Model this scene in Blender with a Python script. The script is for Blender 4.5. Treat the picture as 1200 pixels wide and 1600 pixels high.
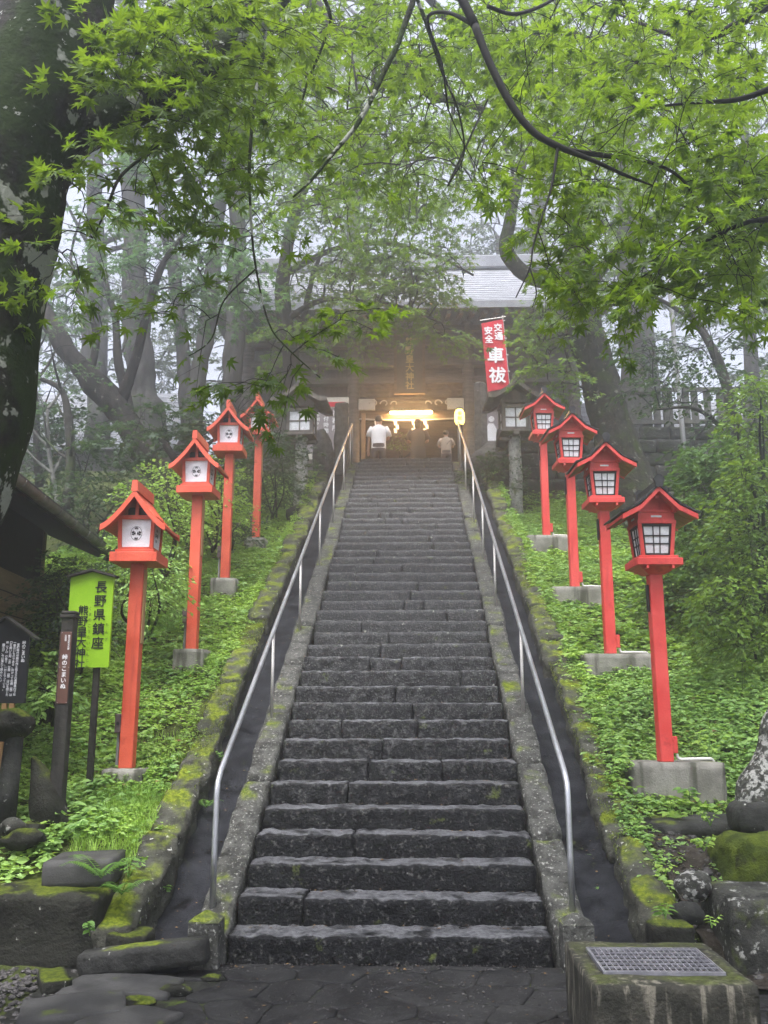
import bpy, math, random
import numpy as np
from mathutils import Vector, Matrix

for o in list(bpy.data.objects):
    bpy.data.objects.remove(o)
SC = bpy.context.scene
COL = SC.collection
R = math.radians

# ------------------------------------------------------------------ camera, sky, sun, exposure
CAM = np.array([0.158, -6.258, 1.549]); PITCH = R(12.068); YAW = R(1.808); FPX = 1450.0
cd = bpy.data.cameras.new('camera')
cam = bpy.data.objects.new('camera', cd); COL.objects.link(cam)
cd.lens = FPX / 1600 * 36; cd.sensor_width = 36; cd.clip_end = 500; cd.clip_start = 0.05
cam.location = CAM; cam.rotation_euler = (math.pi / 2 + PITCH, 0, YAW)
SC.camera = cam

SUN_EL, SUN_AZ = 68.0, 200.0            # azimuth: degrees from +Y (up the stairs) towards +X
w = bpy.data.worlds.new('World'); SC.world = w; w.use_nodes = True
nt = w.node_tree; bg = nt.nodes['Background']; sk = nt.nodes.new('ShaderNodeTexSky')
sk.sky_type = 'NISHITA'; sk.sun_disc = False; sk.sun_elevation = R(SUN_EL); sk.sun_rotation = R(SUN_AZ)
sk.air_density = 1.0; sk.dust_density = 4.0; sk.ozone_density = 1.0
bw = nt.nodes.new('ShaderNodeRGBToBW'); mxs = nt.nodes.new('ShaderNodeMix'); mxs.data_type = 'RGBA'; mxs.inputs[0].default_value = .8   # overcast: most of the blue is gone
tn = nt.nodes.new('ShaderNodeMix'); tn.data_type = 'RGBA'; tn.blend_type = 'MULTIPLY'; tn.inputs[0].default_value = 1.0; tn.inputs[7].default_value = (.97, .975, 1.06, 1)
nt.links.new(sk.outputs[0], bw.inputs[0]); nt.links.new(sk.outputs[0], mxs.inputs[6]); nt.links.new(bw.outputs[0], mxs.inputs[7]); nt.links.new(mxs.outputs[2], tn.inputs[6]); nt.links.new(tn.outputs[2], bg.inputs[0]); bg.inputs[1].default_value = 0.15
sl = bpy.data.lights.new('sun', 'SUN'); sl.energy = 1.5; sl.angle = R(30); sl.color = (1.0, 0.97, 0.92)
so = bpy.data.objects.new('sun', sl); COL.objects.link(so); so.location = (0, 0, 30)
sd = Vector((math.sin(R(SUN_AZ)) * math.cos(R(SUN_EL)), math.cos(R(SUN_AZ)) * math.cos(R(SUN_EL)), math.sin(R(SUN_EL))))
so.rotation_euler = sd.to_track_quat('Z', 'Y').to_euler()
SC.view_settings.view_transform = 'Standard'; SC.view_settings.look = 'None'
SC.view_settings.gamma = 1.0; SC.view_settings.exposure = 2.3
SC.view_settings.use_curve_mapping = False
cy = SC.cycles
cy.use_denoising = True; cy.denoiser = 'OPENIMAGEDENOISE'
cy.max_bounces = 8; cy.diffuse_bounces = 3; cy.glossy_bounces = 2; cy.transmission_bounces = 4
cy.volume_bounces = 2; cy.transparent_max_bounces = 4; cy.caustics_reflective = False; cy.caustics_refractive = False
cy.sample_clamp_indirect = 6.0
HAZE_DENSITY = 0.017

# ------------------------------------------------------------------ helpers
rng = np.random.default_rng(7)
random.seed(7)

def at(px, py, **k):
    """world point of photograph pixel (1200x1600) at plane X=, Y= or Z="""
    a = np.array([(px - 600) / FPX, 1, (800 - py) / FPX])
    c, s = math.cos(PITCH), math.sin(PITCH)
    a = np.array([a[0], a[1] * c - a[2] * s, a[1] * s + a[2] * c])
    c, s = math.cos(YAW), math.sin(YAW)
    d = np.array([a[0] * c - a[1] * s, a[0] * s + a[1] * c, a[2]])
    (ax, v), = k.items(); i = 'XYZ'.index(ax)
    return CAM + d * (v - CAM[i]) / d[i]

def _h(ix, iy, iz, seed):
    n = (ix * 374761393 + iy * 668265263 + iz * 1274126177 + seed * 974711) & 0xFFFFFFFF
    n = ((n ^ (n >> 13)) * 1274126177) & 0xFFFFFFFF
    n = (n ^ (n >> 16)) & 0xFFFFFFFF
    return n / 4294967295.0 * 2 - 1

def vn(P, f=1.0, seed=0):
    P = np.asarray(P, float) * f + 100.0
    i = np.floor(P).astype(np.int64); t = P - i; t = t * t * (3 - 2 * t)
    r = 0
    for dx in (0, 1):
        for dy in (0, 1):
            for dz in (0, 1):
                wgt = (t[:, 0] if dx else 1 - t[:, 0]) * (t[:, 1] if dy else 1 - t[:, 1]) * (t[:, 2] if dz else 1 - t[:, 2])
                r = r + wgt * _h(i[:, 0] + dx, i[:, 1] + dy, i[:, 2] + dz, seed)
    return r

def vn3(P, f, seed):
    return np.stack([vn(P, f, seed), vn(P, f, seed + 11), vn(P, f, seed + 23)], 1)

def norm(v):
    v = np.asarray(v, float)
    return v / np.maximum(np.linalg.norm(v, axis=-1, keepdims=True), 1e-9)

def smooth_path(pts, n=6):
    p = np.asarray(pts, float)
    if len(p) < 3: return p
    q = np.vstack([2 * p[0] - p[1], p, 2 * p[-1] - p[-2]]); out = []
    for i in range(1, len(q) - 2):
        for t in np.arange(n) / n:
            a, b, c, d = q[i - 1], q[i], q[i + 1], q[i + 2]
            out.append(.5 * (2 * b + (c - a) * t + (2 * a - 5 * b + 4 * c - d) * t * t + (3 * b - a - 3 * c + d) * t ** 3))
    out.append(p[-1])
    return np.array(out)

WLOC = {}
def wloc(o):
    return WLOC.get(o.name, np.zeros(3)) if o else np.zeros(3)

class MB:
    def __init__(s): s.v = []; s.f = []; s.n = 0
    def add(s, V, F):
        V = np.asarray(V, float)
        if isinstance(F, np.ndarray): F = [F]
        else:
            by = {}
            for f in F: by.setdefault(len(f), []).append(f)
            F = [np.array(x) for x in by.values()]
        for f in F:
            if len(f): s.f.append(np.asarray(f, np.int64) + s.n)
        s.v.append(V); s.n += len(V); return s
    def box(s, x0, x1, y0, y1, z0, z1, bev=0.0, M=None):
        xs, ys, zs = (min(x0, x1), max(x0, x1)), (min(y0, y1), max(y0, y1)), (min(z0, z1), max(z0, z1))
        if bev <= 0:
            V = np.array([[xs[i], ys[j], zs[k]] for i in (0, 1) for j in (0, 1) for k in (0, 1)])
            F = [(0, 1, 3, 2), (4, 6, 7, 5), (0, 4, 5, 1), (2, 3, 7, 6), (0, 2, 6, 4), (1, 5, 7, 3)]
        else:
            b = min(bev, .45 * min(xs[1] - xs[0], ys[1] - ys[0], zs[1] - zs[0]))
            V = []; idx = {}
            sg = (-1, 1)
            for i in (0, 1):
                for j in (0, 1):
                    for k in (0, 1):
                        for a in range(3):
                            p = [xs[i] - sg[i] * b, ys[j] - sg[j] * b, zs[k] - sg[k] * b]
                            p[a] = (xs[i], ys[j], zs[k])[a]
                            idx[(i, j, k, a)] = len(V); V.append(p)
            F = []
            for a in range(3):
                b_, c_ = (a + 1) % 3, (a + 2) % 3
                for e in (0, 1):
                    q = []
                    for (m, n_) in ((0, 0), (1, 0), (1, 1), (0, 1)):
                        t = [0, 0, 0]; t[a] = e; t[b_] = m; t[c_] = n_
                        q.append(idx[(t[0], t[1], t[2], a)])
                    F.append(q if e else q[::-1])
                for m in (0, 1):
                    for n_ in (0, 1):
                        t0 = [0, 0, 0]; t1 = [0, 0, 0]
                        t0[b_] = t1[b_] = m; t0[c_] = t1[c_] = n_; t1[a] = 1
                        q = [idx[(*t0, b_)], idx[(*t1, b_)], idx[(*t1, c_)], idx[(*t0, c_)]]
                        F.append(q if m != n_ else q[::-1])
            for i in (0, 1):
                for j in (0, 1):
                    for k in (0, 1):
                        q = [idx[(i, j, k, a)] for a in range(3)]
                        F.append(q if (i + j + k) % 2 else q[::-1])
            V = np.array(V)
        if M is not None: V = (np.asarray(M)[:3, :3] @ V.T).T + np.asarray(M)[:3, 3]
        return s.add(V, F)
    def hexa(s, B, T):
        """solid between a bottom loop and a top loop of equal length"""
        n = len(B); V = np.vstack([B, T])
        F = [tuple(range(n))[::-1], tuple(range(n, 2 * n))] + [(i, (i + 1) % n, n + (i + 1) % n, n + i) for i in range(n)]
        return s.add(V, F)
    def prism(s, poly, d0, d1, axis='y'):
        """extrude a 2D polygon; axis y: (x,z), x: (y,z), z: (x,y)"""
        def mk(d):
            if axis == 'y': return [(a, d, b) for a, b in poly]
            if axis == 'x': return [(d, a, b) for a, b in poly]
            return [(a, b, d) for a, b in poly]
        return s.hexa(mk(d0), mk(d1))
    def tube(s, pts, rad, n=8, cap=True, noise=0, seed=0, squash=1.0):
        p = np.asarray(pts, float); m = len(p)
        r = np.full(m, rad, float) if np.isscalar(rad) else np.interp(np.linspace(0, 1, m), np.linspace(0, 1, len(rad)), rad)
        t = norm(np.gradient(p, axis=0))
        u = np.cross(t[0], [0, 0, 1.0]);
        if np.linalg.norm(u) < 1e-3: u = np.array([1.0, 0, 0])
        u = norm(u); rows = []
        for i in range(m):
            u = norm(u - t[i] * np.dot(u, t[i])); v_ = np.cross(t[i], u)
            a = np.arange(n) * 2 * math.pi / n
            rows.append(p[i] + r[i] * (np.outer(np.cos(a), u) + squash * np.outer(np.sin(a), v_)))
        V = np.vstack(rows)
        if noise:
            c = np.repeat(p, n, 0); V = V + (V - c) * noise * (vn(V, 2.2, seed) + .6 * vn(V, 7, seed + 3))[:, None]
        i, j = np.meshgrid(np.arange(m - 1), np.arange(n), indexing='ij')
        a = i * n + j; b = i * n + (j + 1) % n
        F = np.stack([a, b, b + n, a + n], -1).reshape(-1, 4)
        s.add(V, F)
        if cap:
            s.n -= 0
            base = s.n - len(V)
            s.f.append(np.array([np.arange(n)[::-1] + base])); s.f.append(np.array([np.arange(n) + base + (m - 1) * n]))
        return s
    def lathe(s, prof, n=12, c=(0, 0, 0), ax='z'):
        a = np.arange(n) * 2 * math.pi / n; V = []
        for r_, z_ in prof:
            for t in a: V.append((c[0] + r_ * math.cos(t), c[1] + r_ * math.sin(t), c[2] + z_))
        F = []
        for i in range(len(prof) - 1):
            for j in range(n): F.append((i * n + j, i * n + (j + 1) % n, (i + 1) * n + (j + 1) % n, (i + 1) * n + j))
        F.append(tuple(range(n))[::-1]); F.append(tuple(range((len(prof) - 1) * n, len(prof) * n)))
        return s.add(V, F)
    def grid(s, X, Y, Z):
        n, m = X.shape
        V = np.stack([X, Y, Z], -1).reshape(-1, 3)
        i, j = np.meshgrid(np.arange(n - 1), np.arange(m - 1), indexing='ij')
        a = i * m + j
        return s.add(V, np.stack([a, a + m, a + m + 1, a + 1], -1).reshape(-1, 4))
    def stone(s, lo, hi, res=.05, rad=.02, amp=.01, freq=9, seed=0, shear=None, M=None, big=0.0):
        """a rounded, rough-hewn block; shear adds z per y"""
        lo = np.array(lo, float); hi = np.array(hi, float); d = hi - lo
        n = np.maximum(2, np.minimum(60, np.round(d / res).astype(int)))
        V = []; F = []; off = 0
        for a in range(3):
            b, c = (a + 1) % 3, (a + 2) % 3
            for e in (0, 1):
                B, Cc = np.meshgrid(np.linspace(0, 1, n[b] + 1), np.linspace(0, 1, n[c] + 1), indexing='ij')
                P = np.zeros((B.size, 3)); P[:, a] = e; P[:, b] = B.ravel(); P[:, c] = Cc.ravel()
                V.append(P)
                i, j = np.meshgrid(np.arange(n[b]), np.arange(n[c]), indexing='ij'); q = i * (n[c] + 1) + j
                f = np.stack([q, q + n[c] + 1, q + n[c] + 2, q + 1], -1).reshape(-1, 4) + off
                F.append(f if e else f[:, ::-1]); off += B.size
        V = np.vstack(V); F = np.vstack(F)
        key = np.round(V * 10000).astype(np.int64); _, first, inv = np.unique(key, axis=0, return_index=True, return_inverse=True)
        V = V[first]; F = inv.ravel()[F]
        P = lo + V * d
        r = min(rad, .45 * d.min())
        inn = np.clip(P, lo + r, hi - r); o = P - inn; L = np.linalg.norm(o, axis=1, keepdims=True)
        P = np.where(L > 1e-9, inn + o / np.maximum(L, 1e-9) * r, P)
        P = P + amp * (vn3(P, freq, seed) + .55 * vn3(P, freq * 2.7, seed + 5)) + big * vn3(P, 1.6, seed + 9)
        if shear: P[:, 2] += shear * P[:, 1]
        if M is not None: P = (np.asarray(M)[:3, :3] @ P.T).T + np.asarray(M)[:3, 3]
        return s.add(P, F)
    def blob(s, c, r, seed=0, amp=.25, freq=1.2, n=14, fine=.06):
        """an uneven boulder"""
        u = np.linspace(0.0001, math.pi - 0.0001, n); v_ = np.arange(2 * n) * math.pi / n
        U, Vv = np.meshgrid(u, v_, indexing='ij')
        D = np.stack([np.sin(U) * np.cos(Vv), np.sin(U) * np.sin(Vv), np.cos(U)], -1).reshape(-1, 3)
        k = 1 + amp * vn(D, freq, seed) + amp * .5 * vn(D, freq * 2.3, seed + 2) + fine * vn(D, 7, seed + 4)
        P = np.asarray(c) + D * np.asarray(r) * k[:, None]
        m = 2 * n
        i, j = np.meshgrid(np.arange(n - 1), np.arange(m), indexing='ij')
        a = i * m + j; b = i * m + (j + 1) % m
        return s.add(P, np.stack([a, a + m, b + m, b], -1).reshape(-1, 4))
    def build(s, name, mat, parent=None, smooth=False, origin=None, local=False):
        V = np.vstack(s.v)
        loc = np.zeros(3)
        if parent is not None:
            if not local: V = V - wloc(parent)
        elif origin is not None:
            loc = np.asarray(origin, float); V = V - loc
        me = bpy.data.meshes.new(name)
        me.vertices.add(len(V)); me.vertices.foreach_set('co', V.astype(np.float32).ravel())
        lt = np.concatenate([np.full(len(f), f.shape[1]) for f in s.f])
        li = np.concatenate([f.ravel() for f in s.f])
        me.loops.add(len(li)); me.loops.foreach_set('vertex_index', li.astype(np.int32))
        me.polygons.add(len(lt)); st = np.concatenate([[0], np.cumsum(lt)[:-1]])
        me.polygons.foreach_set('loop_start', st.astype(np.int32)); me.polygons.foreach_set('loop_total', lt.astype(np.int32))
        me.polygons.foreach_set('use_smooth', np.full(len(lt), bool(smooth)))
        me.update(calc_edges=True); me.validate()
        if mat: me.materials.append(mat)
        o = bpy.data.objects.new(name, me); COL.objects.link(o)
        o.location = loc
        if parent is not None:
            o.parent = parent; WLOC[o.name] = wloc(parent)
        else: WLOC[o.name] = loc
        return o

def tag(o, label=None, cat=None, group=None, kind=None):
    if label: o['label'] = label
    if cat: o['category'] = cat
    if group: o['group'] = group
    if kind: o['kind'] = kind
    return o

def thing(name, loc, label, cat, group=None, rz=0.0):
    o = bpy.data.objects.new(name, None); COL.objects.link(o); o.empty_display_size = .1
    o.location = loc; o.rotation_euler = (0, 0, rz); WLOC[o.name] = np.array(loc, float)
    return tag(o, label, cat, group)

def kids(o):
    return [c for c in bpy.data.objects if c.parent is o]

def copy_tree(o, parent=None):
    c = o.copy(); COL.objects.link(c)
    if parent is not None: c.parent = parent
    for ch in kids(o): copy_tree(ch, c)
    return c

# ------------------------------------------------------------------ materials
def mat(name, c1, c2=None, scale=4, rough=.75, bump=0.0, bscale=25, spots=(), moss=None, metal=0.0, spec=.16,
        stretch=None, emit=None, rough2=None, ramp=(.35, .65), drip=None):
    m = bpy.data.materials.new(name); m.use_nodes = True
    t = m.node_tree; N = t.nodes; L = t.links; p = N['Principled BSDF']
    p.inputs['Metallic'].default_value = metal; p.inputs['Specular IOR Level'].default_value = spec
    p.inputs['Roughness'].default_value = rough
    geo = N.new('ShaderNodeNewGeometry'); pos = geo.outputs['Position']
    if stretch:
        mp = N.new('ShaderNodeMapping'); mp.inputs['Scale'].default_value = stretch
        L.new(pos, mp.inputs['Vector']); pos_s = mp.outputs[0]
    else: pos_s = pos
    def noise(sc, det=4, src=None, ro=.6):
        n = N.new('ShaderNodeTexNoise'); n.inputs['Scale'].default_value = sc; n.inputs['Detail'].default_value = det
        n.inputs['Roughness'].default_value = ro
        L.new(src or pos, n.inputs['Vector']); return n.outputs['Fac']
    def mr(v, lo, hi):
        r_ = N.new('ShaderNodeMapRange'); r_.interpolation_type = 'SMOOTHSTEP'
        r_.inputs[1].default_value = lo; r_.inputs[2].default_value = hi; L.new(v, r_.inputs[0]); return r_.outputs[0]
    def mix(f, a, b):
        x = N.new('ShaderNodeMix'); x.data_type = 'RGBA'
        L.new(f, x.inputs[0])
        for k, v in ((6, a), (7, b)):
            if isinstance(v, tuple): x.inputs[k].default_value = (*v, 1)
            else: L.new(v, x.inputs[k])
        return x.outputs[2]
    def math_(op, a, b):
        x = N.new('ShaderNodeMath'); x.operation = op
        for k, v in ((0, a), (1, b)):
            if isinstance(v, (int, float)): x.inputs[k].default_value = v
            else: L.new(v, x.inputs[k])
        return x.outputs[0]
    col = c1
    if c2: col = mix(mr(noise(scale, 5, pos_s), *ramp), c1, c2)
    for sp in spots:
        f = mr(noise(sp[1], 4, None, .65), sp[2], sp[3])
        if len(sp) > 4 and sp[4]:          # (axis value range): more of these spots between two heights
            sx = N.new('ShaderNodeSeparateXYZ'); L.new(pos, sx.inputs[0])
            f = math_('MULTIPLY', f, mr(sx.outputs[2], sp[4][0], sp[4][1]))
        col = mix(f, col, sp[0])
    if drip:
        n = N.new('ShaderNodeTexNoise'); n.inputs['Scale'].default_value = 1; n.inputs['Detail'].default_value = 4
        mp = N.new('ShaderNodeMapping'); mp.inputs['Scale'].default_value = (drip[1], drip[1], drip[1] * .12)
        L.new(pos, mp.inputs[0]); L.new(mp.outputs[0], n.inputs['Vector'])
        col = mix(mr(n.outputs['Fac'], drip[2], drip[3]), col, drip[0])
    bfac = noise(bscale, 6) if bump else None
    if moss:   # moss or painted tread highlight: colours a, b, noise scale, lo, hi, upward weight
        sx = N.new('ShaderNodeSeparateXYZ'); L.new(geo.outputs['Normal'], sx.inputs[0])
        f = math_('ADD', math_('MULTIPLY', sx.outputs[2], moss[5]), noise(moss[2], 5))
        f = mr(f, moss[3], moss[4])
        col = mix(f, col, mix(mr(noise(30, 3), .35, .65), moss[0], moss[1]))
        if bump: bfac = math_('ADD', bfac, math_('MULTIPLY', f, math_('MULTIPLY', noise(90, 3), 1.0)))
    if isinstance(col, tuple): p.inputs['Base Color'].default_value = (*col, 1)
    else: L.new(col, p.inputs['Base Color'])
    if rough2 is not None:
        r_ = N.new('ShaderNodeMapRange'); r_.inputs[1].default_value = .35; r_.inputs[2].default_value = .65
        r_.inputs[3].default_value = rough; r_.inputs[4].default_value = rough2
        L.new(noise(3, 4), r_.inputs[0]); L.new(r_.outputs[0], p.inputs['Roughness'])
    if bump:
        b = N.new('ShaderNodeBump'); b.inputs['Strength'].default_value = bump; b.inputs['Distance'].default_value = .02
        L.new(bfac, b.inputs['Height']); L.new(b.outputs[0], p.inputs['Normal'])
    if emit:
        p.inputs['Emission Color'].default_value = (*emit[0], 1); p.inputs['Emission Strength'].default_value = emit[1]
    return m

def leafmat(name, a, b, trans, tw=.5, rough=.5):
    m = bpy.data.materials.new(name); m.use_nodes = True
    t = m.node_tree; N = t.nodes; L = t.links; p = N['Principled BSDF']; out = N['Material Output']
    geo = N.new('ShaderNodeNewGeometry')
    n1 = N.new('ShaderNodeTexNoise'); n1.inputs['Scale'].default_value = 14; n1.inputs['Detail'].default_value = 2
    L.new(geo.outputs['Position'], n1.inputs['Vector'])
    n2 = N.new('ShaderNodeTexNoise'); n2.inputs['Scale'].default_value = .9; n2.inputs['Detail'].default_value = 2
    L.new(geo.outputs['Position'], n2.inputs['Vector'])
    ad = N.new('ShaderNodeMath'); ad.operation = 'ADD'; L.new(n1.outputs[0], ad.inputs[0]); L.new(n2.outputs[0], ad.inputs[1])
    r_ = N.new('ShaderNodeMapRange'); r_.inputs[1].default_value = .78; r_.inputs[2].default_value = 1.22; L.new(ad.outputs[0], r_.inputs[0])
    mx = N.new('ShaderNodeMix'); mx.data_type = 'RGBA'; mx.inputs[6].default_value = (*a, 1); mx.inputs[7].default_value = (*b, 1)
    L.new(r_.outputs[0], mx.inputs[0]); L.new(mx.outputs[2], p.inputs['Base Color'])
    p.inputs['Roughness'].default_value = rough; p.inputs['Specular IOR Level'].default_value = .35
    tr = N.new('ShaderNodeBsdfTranslucent')
    mx2 = N.new('ShaderNodeMix'); mx2.data_type = 'RGBA'; mx2.inputs[6].default_value = (*trans, 1)
    mx2.inputs[7].default_value = (trans[0] * 1.42, trans[1] * 1.25, trans[2], 1)
    L.new(r_.outputs[0], mx2.inputs[0]); L.new(mx2.outputs[2], tr.inputs['Color'])
    ms = N.new('ShaderNodeMixShader'); ms.inputs[0].default_value = tw
    L.new(p.outputs[0], ms.inputs[1]); L.new(tr.outputs[0], ms.inputs[2]); L.new(ms.outputs[0], out.inputs['Surface'])
    return m

MOSS_A, MOSS_B = (.075, .105, .010), (.18, .22, .018)
PALE = (.42, .42, .38)
K = {}
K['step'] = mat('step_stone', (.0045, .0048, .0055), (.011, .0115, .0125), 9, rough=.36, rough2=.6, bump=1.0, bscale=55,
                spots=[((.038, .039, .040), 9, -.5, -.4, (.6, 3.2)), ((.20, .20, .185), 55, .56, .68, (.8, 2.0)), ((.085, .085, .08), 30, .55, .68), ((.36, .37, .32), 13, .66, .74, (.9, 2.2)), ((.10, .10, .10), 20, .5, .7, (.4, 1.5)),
                       ((.09, .11, .03), 6, .64, .74)], moss=((.09, .092, .099), (.17, .172, .18), 6, .84, 1.10, .52))  # upward tint is no moss: worn paler treads with wet highlights painted in
K['curb'] = mat('curb_stone', (.035, .035, .031), (.085, .085, .076), 9, rough=.85, bump=.9, bscale=50,
                spots=[((.27, .27, .245), 40, .57, .66), ((.025, .025, .022), 24, .58, .68)], moss=(MOSS_A, MOSS_B, 2.2, .88, 1.04, .42))
K['kerb'] = mat('kerb_stone', (.028, .028, .022), (.065, .065, .052), 8, rough=.9, bump=.9, bscale=40,
                spots=[(PALE, 20, .63, .70)], moss=(MOSS_A, MOSS_B, 4.2, .84, 1.08, .5))
K['channel'] = mat('channel_wet', (.010, .0105, .013), (.022, .023, .027), 5, rough=.8, rough2=.95, bump=.6, bscale=70, spec=.12, spots=[((.004, .004, .005), 3, .52, .68), ((.04, .045, .02), 6, .66, .74)])
K['paving'] = mat('paving', (.012, .012, .013), (.026, .026, .026), 3, rough=.55, rough2=.85, spec=.10, bump=.5, bscale=60,
                  moss=None, spots=[((.045, .045, .043), 26, .55, .7)])
K['joint'] = mat('paving_joint', (.012, .012, .011), (.024, .025, .020), 12, spots=[((.06, .085, .012), 3, .56, .66)], rough=.8, bump=.8, bscale=60)
K['concrete'] = mat('concrete', (.15, .145, .125), (.25, .24, .21), 5, rough=.9, bump=.35, bscale=60,
                    drip=((.07, .07, .055), 9, .52, .66), moss=((.09, .10, .03), (.13, .13, .05), 5, .97, 1.1, .42))
K['darkconc'] = mat('old_concrete', (.020, .020, .016), (.042, .040, .032), 6, rough=.9, bump=.6, bscale=45,
                    drip=((.13, .12, .095), 32, .52, .68), moss=((.03, .036, .010), (.065, .08, .018), 3, .78, 1.05, .4))
K['darkstone'] = mat('dark_stone', (.016, .016, .015), (.040, .040, .037), 5, rough=.8, bump=.7, bscale=35,
                     spots=[(PALE, 14, .66, .72)], moss=(MOSS_A, MOSS_B, 3, .98, 1.15, .45))
K['mossstone'] = mat('mossy_stone', (.010, .010, .008), (.026, .026, .021), 5, rough=.9, bump=.9, bscale=35,
                     spots=[((.3, .3, .27), 22, .66, .72)], moss=((.040, .058, .008), (.105, .13, .013), 4, .78, .98, .45))
K['lichenrock'] = mat('lichen_rock', (.022, .022, .019), (.055, .055, .048), 6, rough=.9, bump=.9, bscale=30,
                      spots=[((.27, .27, .245), 17, .58, .65), ((.06, .075, .02), 5, .55, .7)], moss=(MOSS_A, MOSS_B, 3, 1.0, 1.2, .42))
K['slab'] = mat('flat_slab', (.030, .030, .030), (.060, .059, .057), 4, rough=.7, bump=.3, bscale=70, spots=[((.06, .075, .02), 5, .6, .72)])
K['gravel'] = mat('gravel', (.028, .026, .026), (.085, .08, .078), 18, rough=.7)
K['wallstone'] = mat('wall_stone', (.020, .020, .018), (.05, .05, .046), 3, rough=.95, bump=1, bscale=20, spots=[((.16, .16, .145), 11, .60, .68), ((.03, .04, .015), 4, .5, .65)])
K['mossall'] = mat('moss_cushion', (.03, .045, .007), (.08, .105, .012), 9, rough=.95, bump=1.0, bscale=70, spots=[((.018, .02, .01), 5, .60, .72)])
K['lichenwhite'] = mat('white_lichen_rock', (.03, .03, .026), (.06, .06, .052), 6, rough=.9, bump=.9, bscale=30, spots=[((.31, .31, .285), 19, .49, .58), ((.03, .03, .026), 6, .56, .64)])
K['soil'] = mat('soil', (.022, .018, .014), (.05, .042, .033), 12, rough=.95, bump=1, bscale=60, spots=[((.16, .15, .14), 34, .66, .7)])
K['earth'] = mat('bank_earth', (.03, .038, .012), (.06, .075, .018), 4, rough=.95, bump=1, bscale=50)
K['redA'] = mat('vermilion_paint', (.56, .072, .034), (.64, .105, .056), 2.5, rough=.5, spec=.35, bump=.15, bscale=50, spots=[((.44, .055, .03), 6, .58, .75), ((.20, .06, .035), 60, .70, .76)], drip=((.45, .06, .034), 16, .54, .75))
K['redB'] = mat('red_paint', (.57, .042, .036), (.66, .075, .064), 2.5, rough=.48, spec=.35, bump=.15, bscale=50, spots=[((.45, .033, .03), 7, .58, .75), ((.18, .03, .025), 60, .71, .77)], drip=((.45, .036, .032), 16, .54, .75))
K['tan'] = mat('bare_wood', (.36, .22, .10), (.28, .15, .07), 3, rough=.7, bump=.2, bscale=40)
K['paper'] = mat('white_paper', (.80, .80, .82), (.74, .74, .77), 9, rough=.6, bump=.15, bscale=14)
K['glass'] = mat('frosted_pane', (.60, .61, .62), (.74, .75, .76), 18, rough=.3, bump=.25, bscale=45)
K['ink'] = mat('black_ink', (.012, .012, .014), rough=.7)
K['inkgrey'] = mat('grey_ink', (.10, .10, .13), rough=.7)
K['black'] = mat('black_lacquer', (.014, .014, .015), (.03, .03, .03), 8, rough=.4)
K['tile'] = mat('black_roof_tile', (.02, .021, .023), (.05, .05, .052), 8, rough=.35, bump=.2)
K['steel'] = mat('steel', (.50, .51, .53), (.40, .40, .41), 4, rough=.28, metal=.85, rough2=.42)
K['steelpost'] = mat('post_steel', (.55, .53, .50), (.42, .40, .37), 4, rough=.45, metal=.5)
K['grate'] = mat('galvanised', (.26, .26, .28), (.17, .17, .19), 12, rough=.45, metal=.4)
K['boxbrown'] = mat('outlet_box', (.10, .075, .075), rough=.5)
K['greypipe'] = mat('grey_pipe', (.25, .25, .25), rough=.5)
K['whitepipe'] = mat('white_conduit', (.62, .60, .56), rough=.5)
K['oldwood'] = mat('weathered_wood', (.085, .078, .068), (.15, .135, .115), 14, rough=.85, bump=.5, bscale=60, stretch=(1, 1, .2))
K['oldroof'] = mat('weathered_roof', (.05, .05, .045), (.10, .098, .088), 10, rough=.85, bump=.5)
K['granite'] = mat('speckled_stone', (.20, .20, .18), (.33, .33, .30), 12, rough=.9, bump=.6, bscale=45, spots=[((.05, .05, .045), 26, .56, .64), ((.10, .12, .05), 4, .6, .7)])
K['pillar'] = mat('pillar_stone', (.07, .068, .062), (.13, .125, .115), 9, rough=.9, bump=.6, bscale=40, spots=[((.3, .3, .28), 16, .64, .7)])
K['shrine'] = mat('shrine_wood', (.09, .08, .073), (.16, .142, .128), 6, rough=.85, bump=.4, bscale=30, stretch=(.4, 1, 3))
K['shrine2'] = mat('shrine_wood_warm', (.085, .056, .036), (.14, .095, .06), 6, rough=.8, bump=.3, bscale=30, stretch=(.4, 1, 3))
K['shrineside'] = mat('shrine_side_boards', (.13, .122, .122), (.18, .168, .168), 3, rough=.9, bump=.2, stretch=(3, 3, .3))
K['metalroof'] = mat('metal_roof', (.18, .188, .205), (.25, .258, .28), 3, rough=.5, metal=.0)
K['gold'] = mat('gold_leaf', (.55, .38, .13), rough=.4, metal=.4)
K['plaque'] = mat('plaque_board', (.07, .06, .045), (.10, .085, .06), 5, rough=.7)
K['cream'] = mat('cream_board', (.55, .52, .46), (.48, .45, .40), 5, rough=.8)
K['tube'] = mat('lit_tube', (1, .85, .6), emit=((1.0, .58, .22), 95))
K['lanternlit'] = mat('lit_paper_lantern', (.9, .75, .2), emit=((1.0, .72, .12), 1.6))
K['shoji'] = mat('lit_shoji', (.8, .72, .55), emit=((1.0, .75, .42), .7))
K['bannerred'] = mat('banner_red', (.58, .025, .05), (.50, .02, .04), 3, rough=.8)
K['white'] = mat('white_cloth', (.80, .80, .82), rough=.8)
K['noticegrey'] = mat('notice_grey', (.26, .235, .245), rough=.7)
K['signgreen'] = mat('sign_green', (.19, .36, .012), (.23, .41, .02), 5, rough=.5, spots=[((.16, .32, .015), 40, .70, .74)])
K['signbrown'] = mat('sign_brown', (.095, .045, .035), (.11, .055, .042), 4, rough=.55)
K['signblack'] = mat('sign_black', (.016, .016, .02), (.024, .024, .028), 5, rough=.5)
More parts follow.
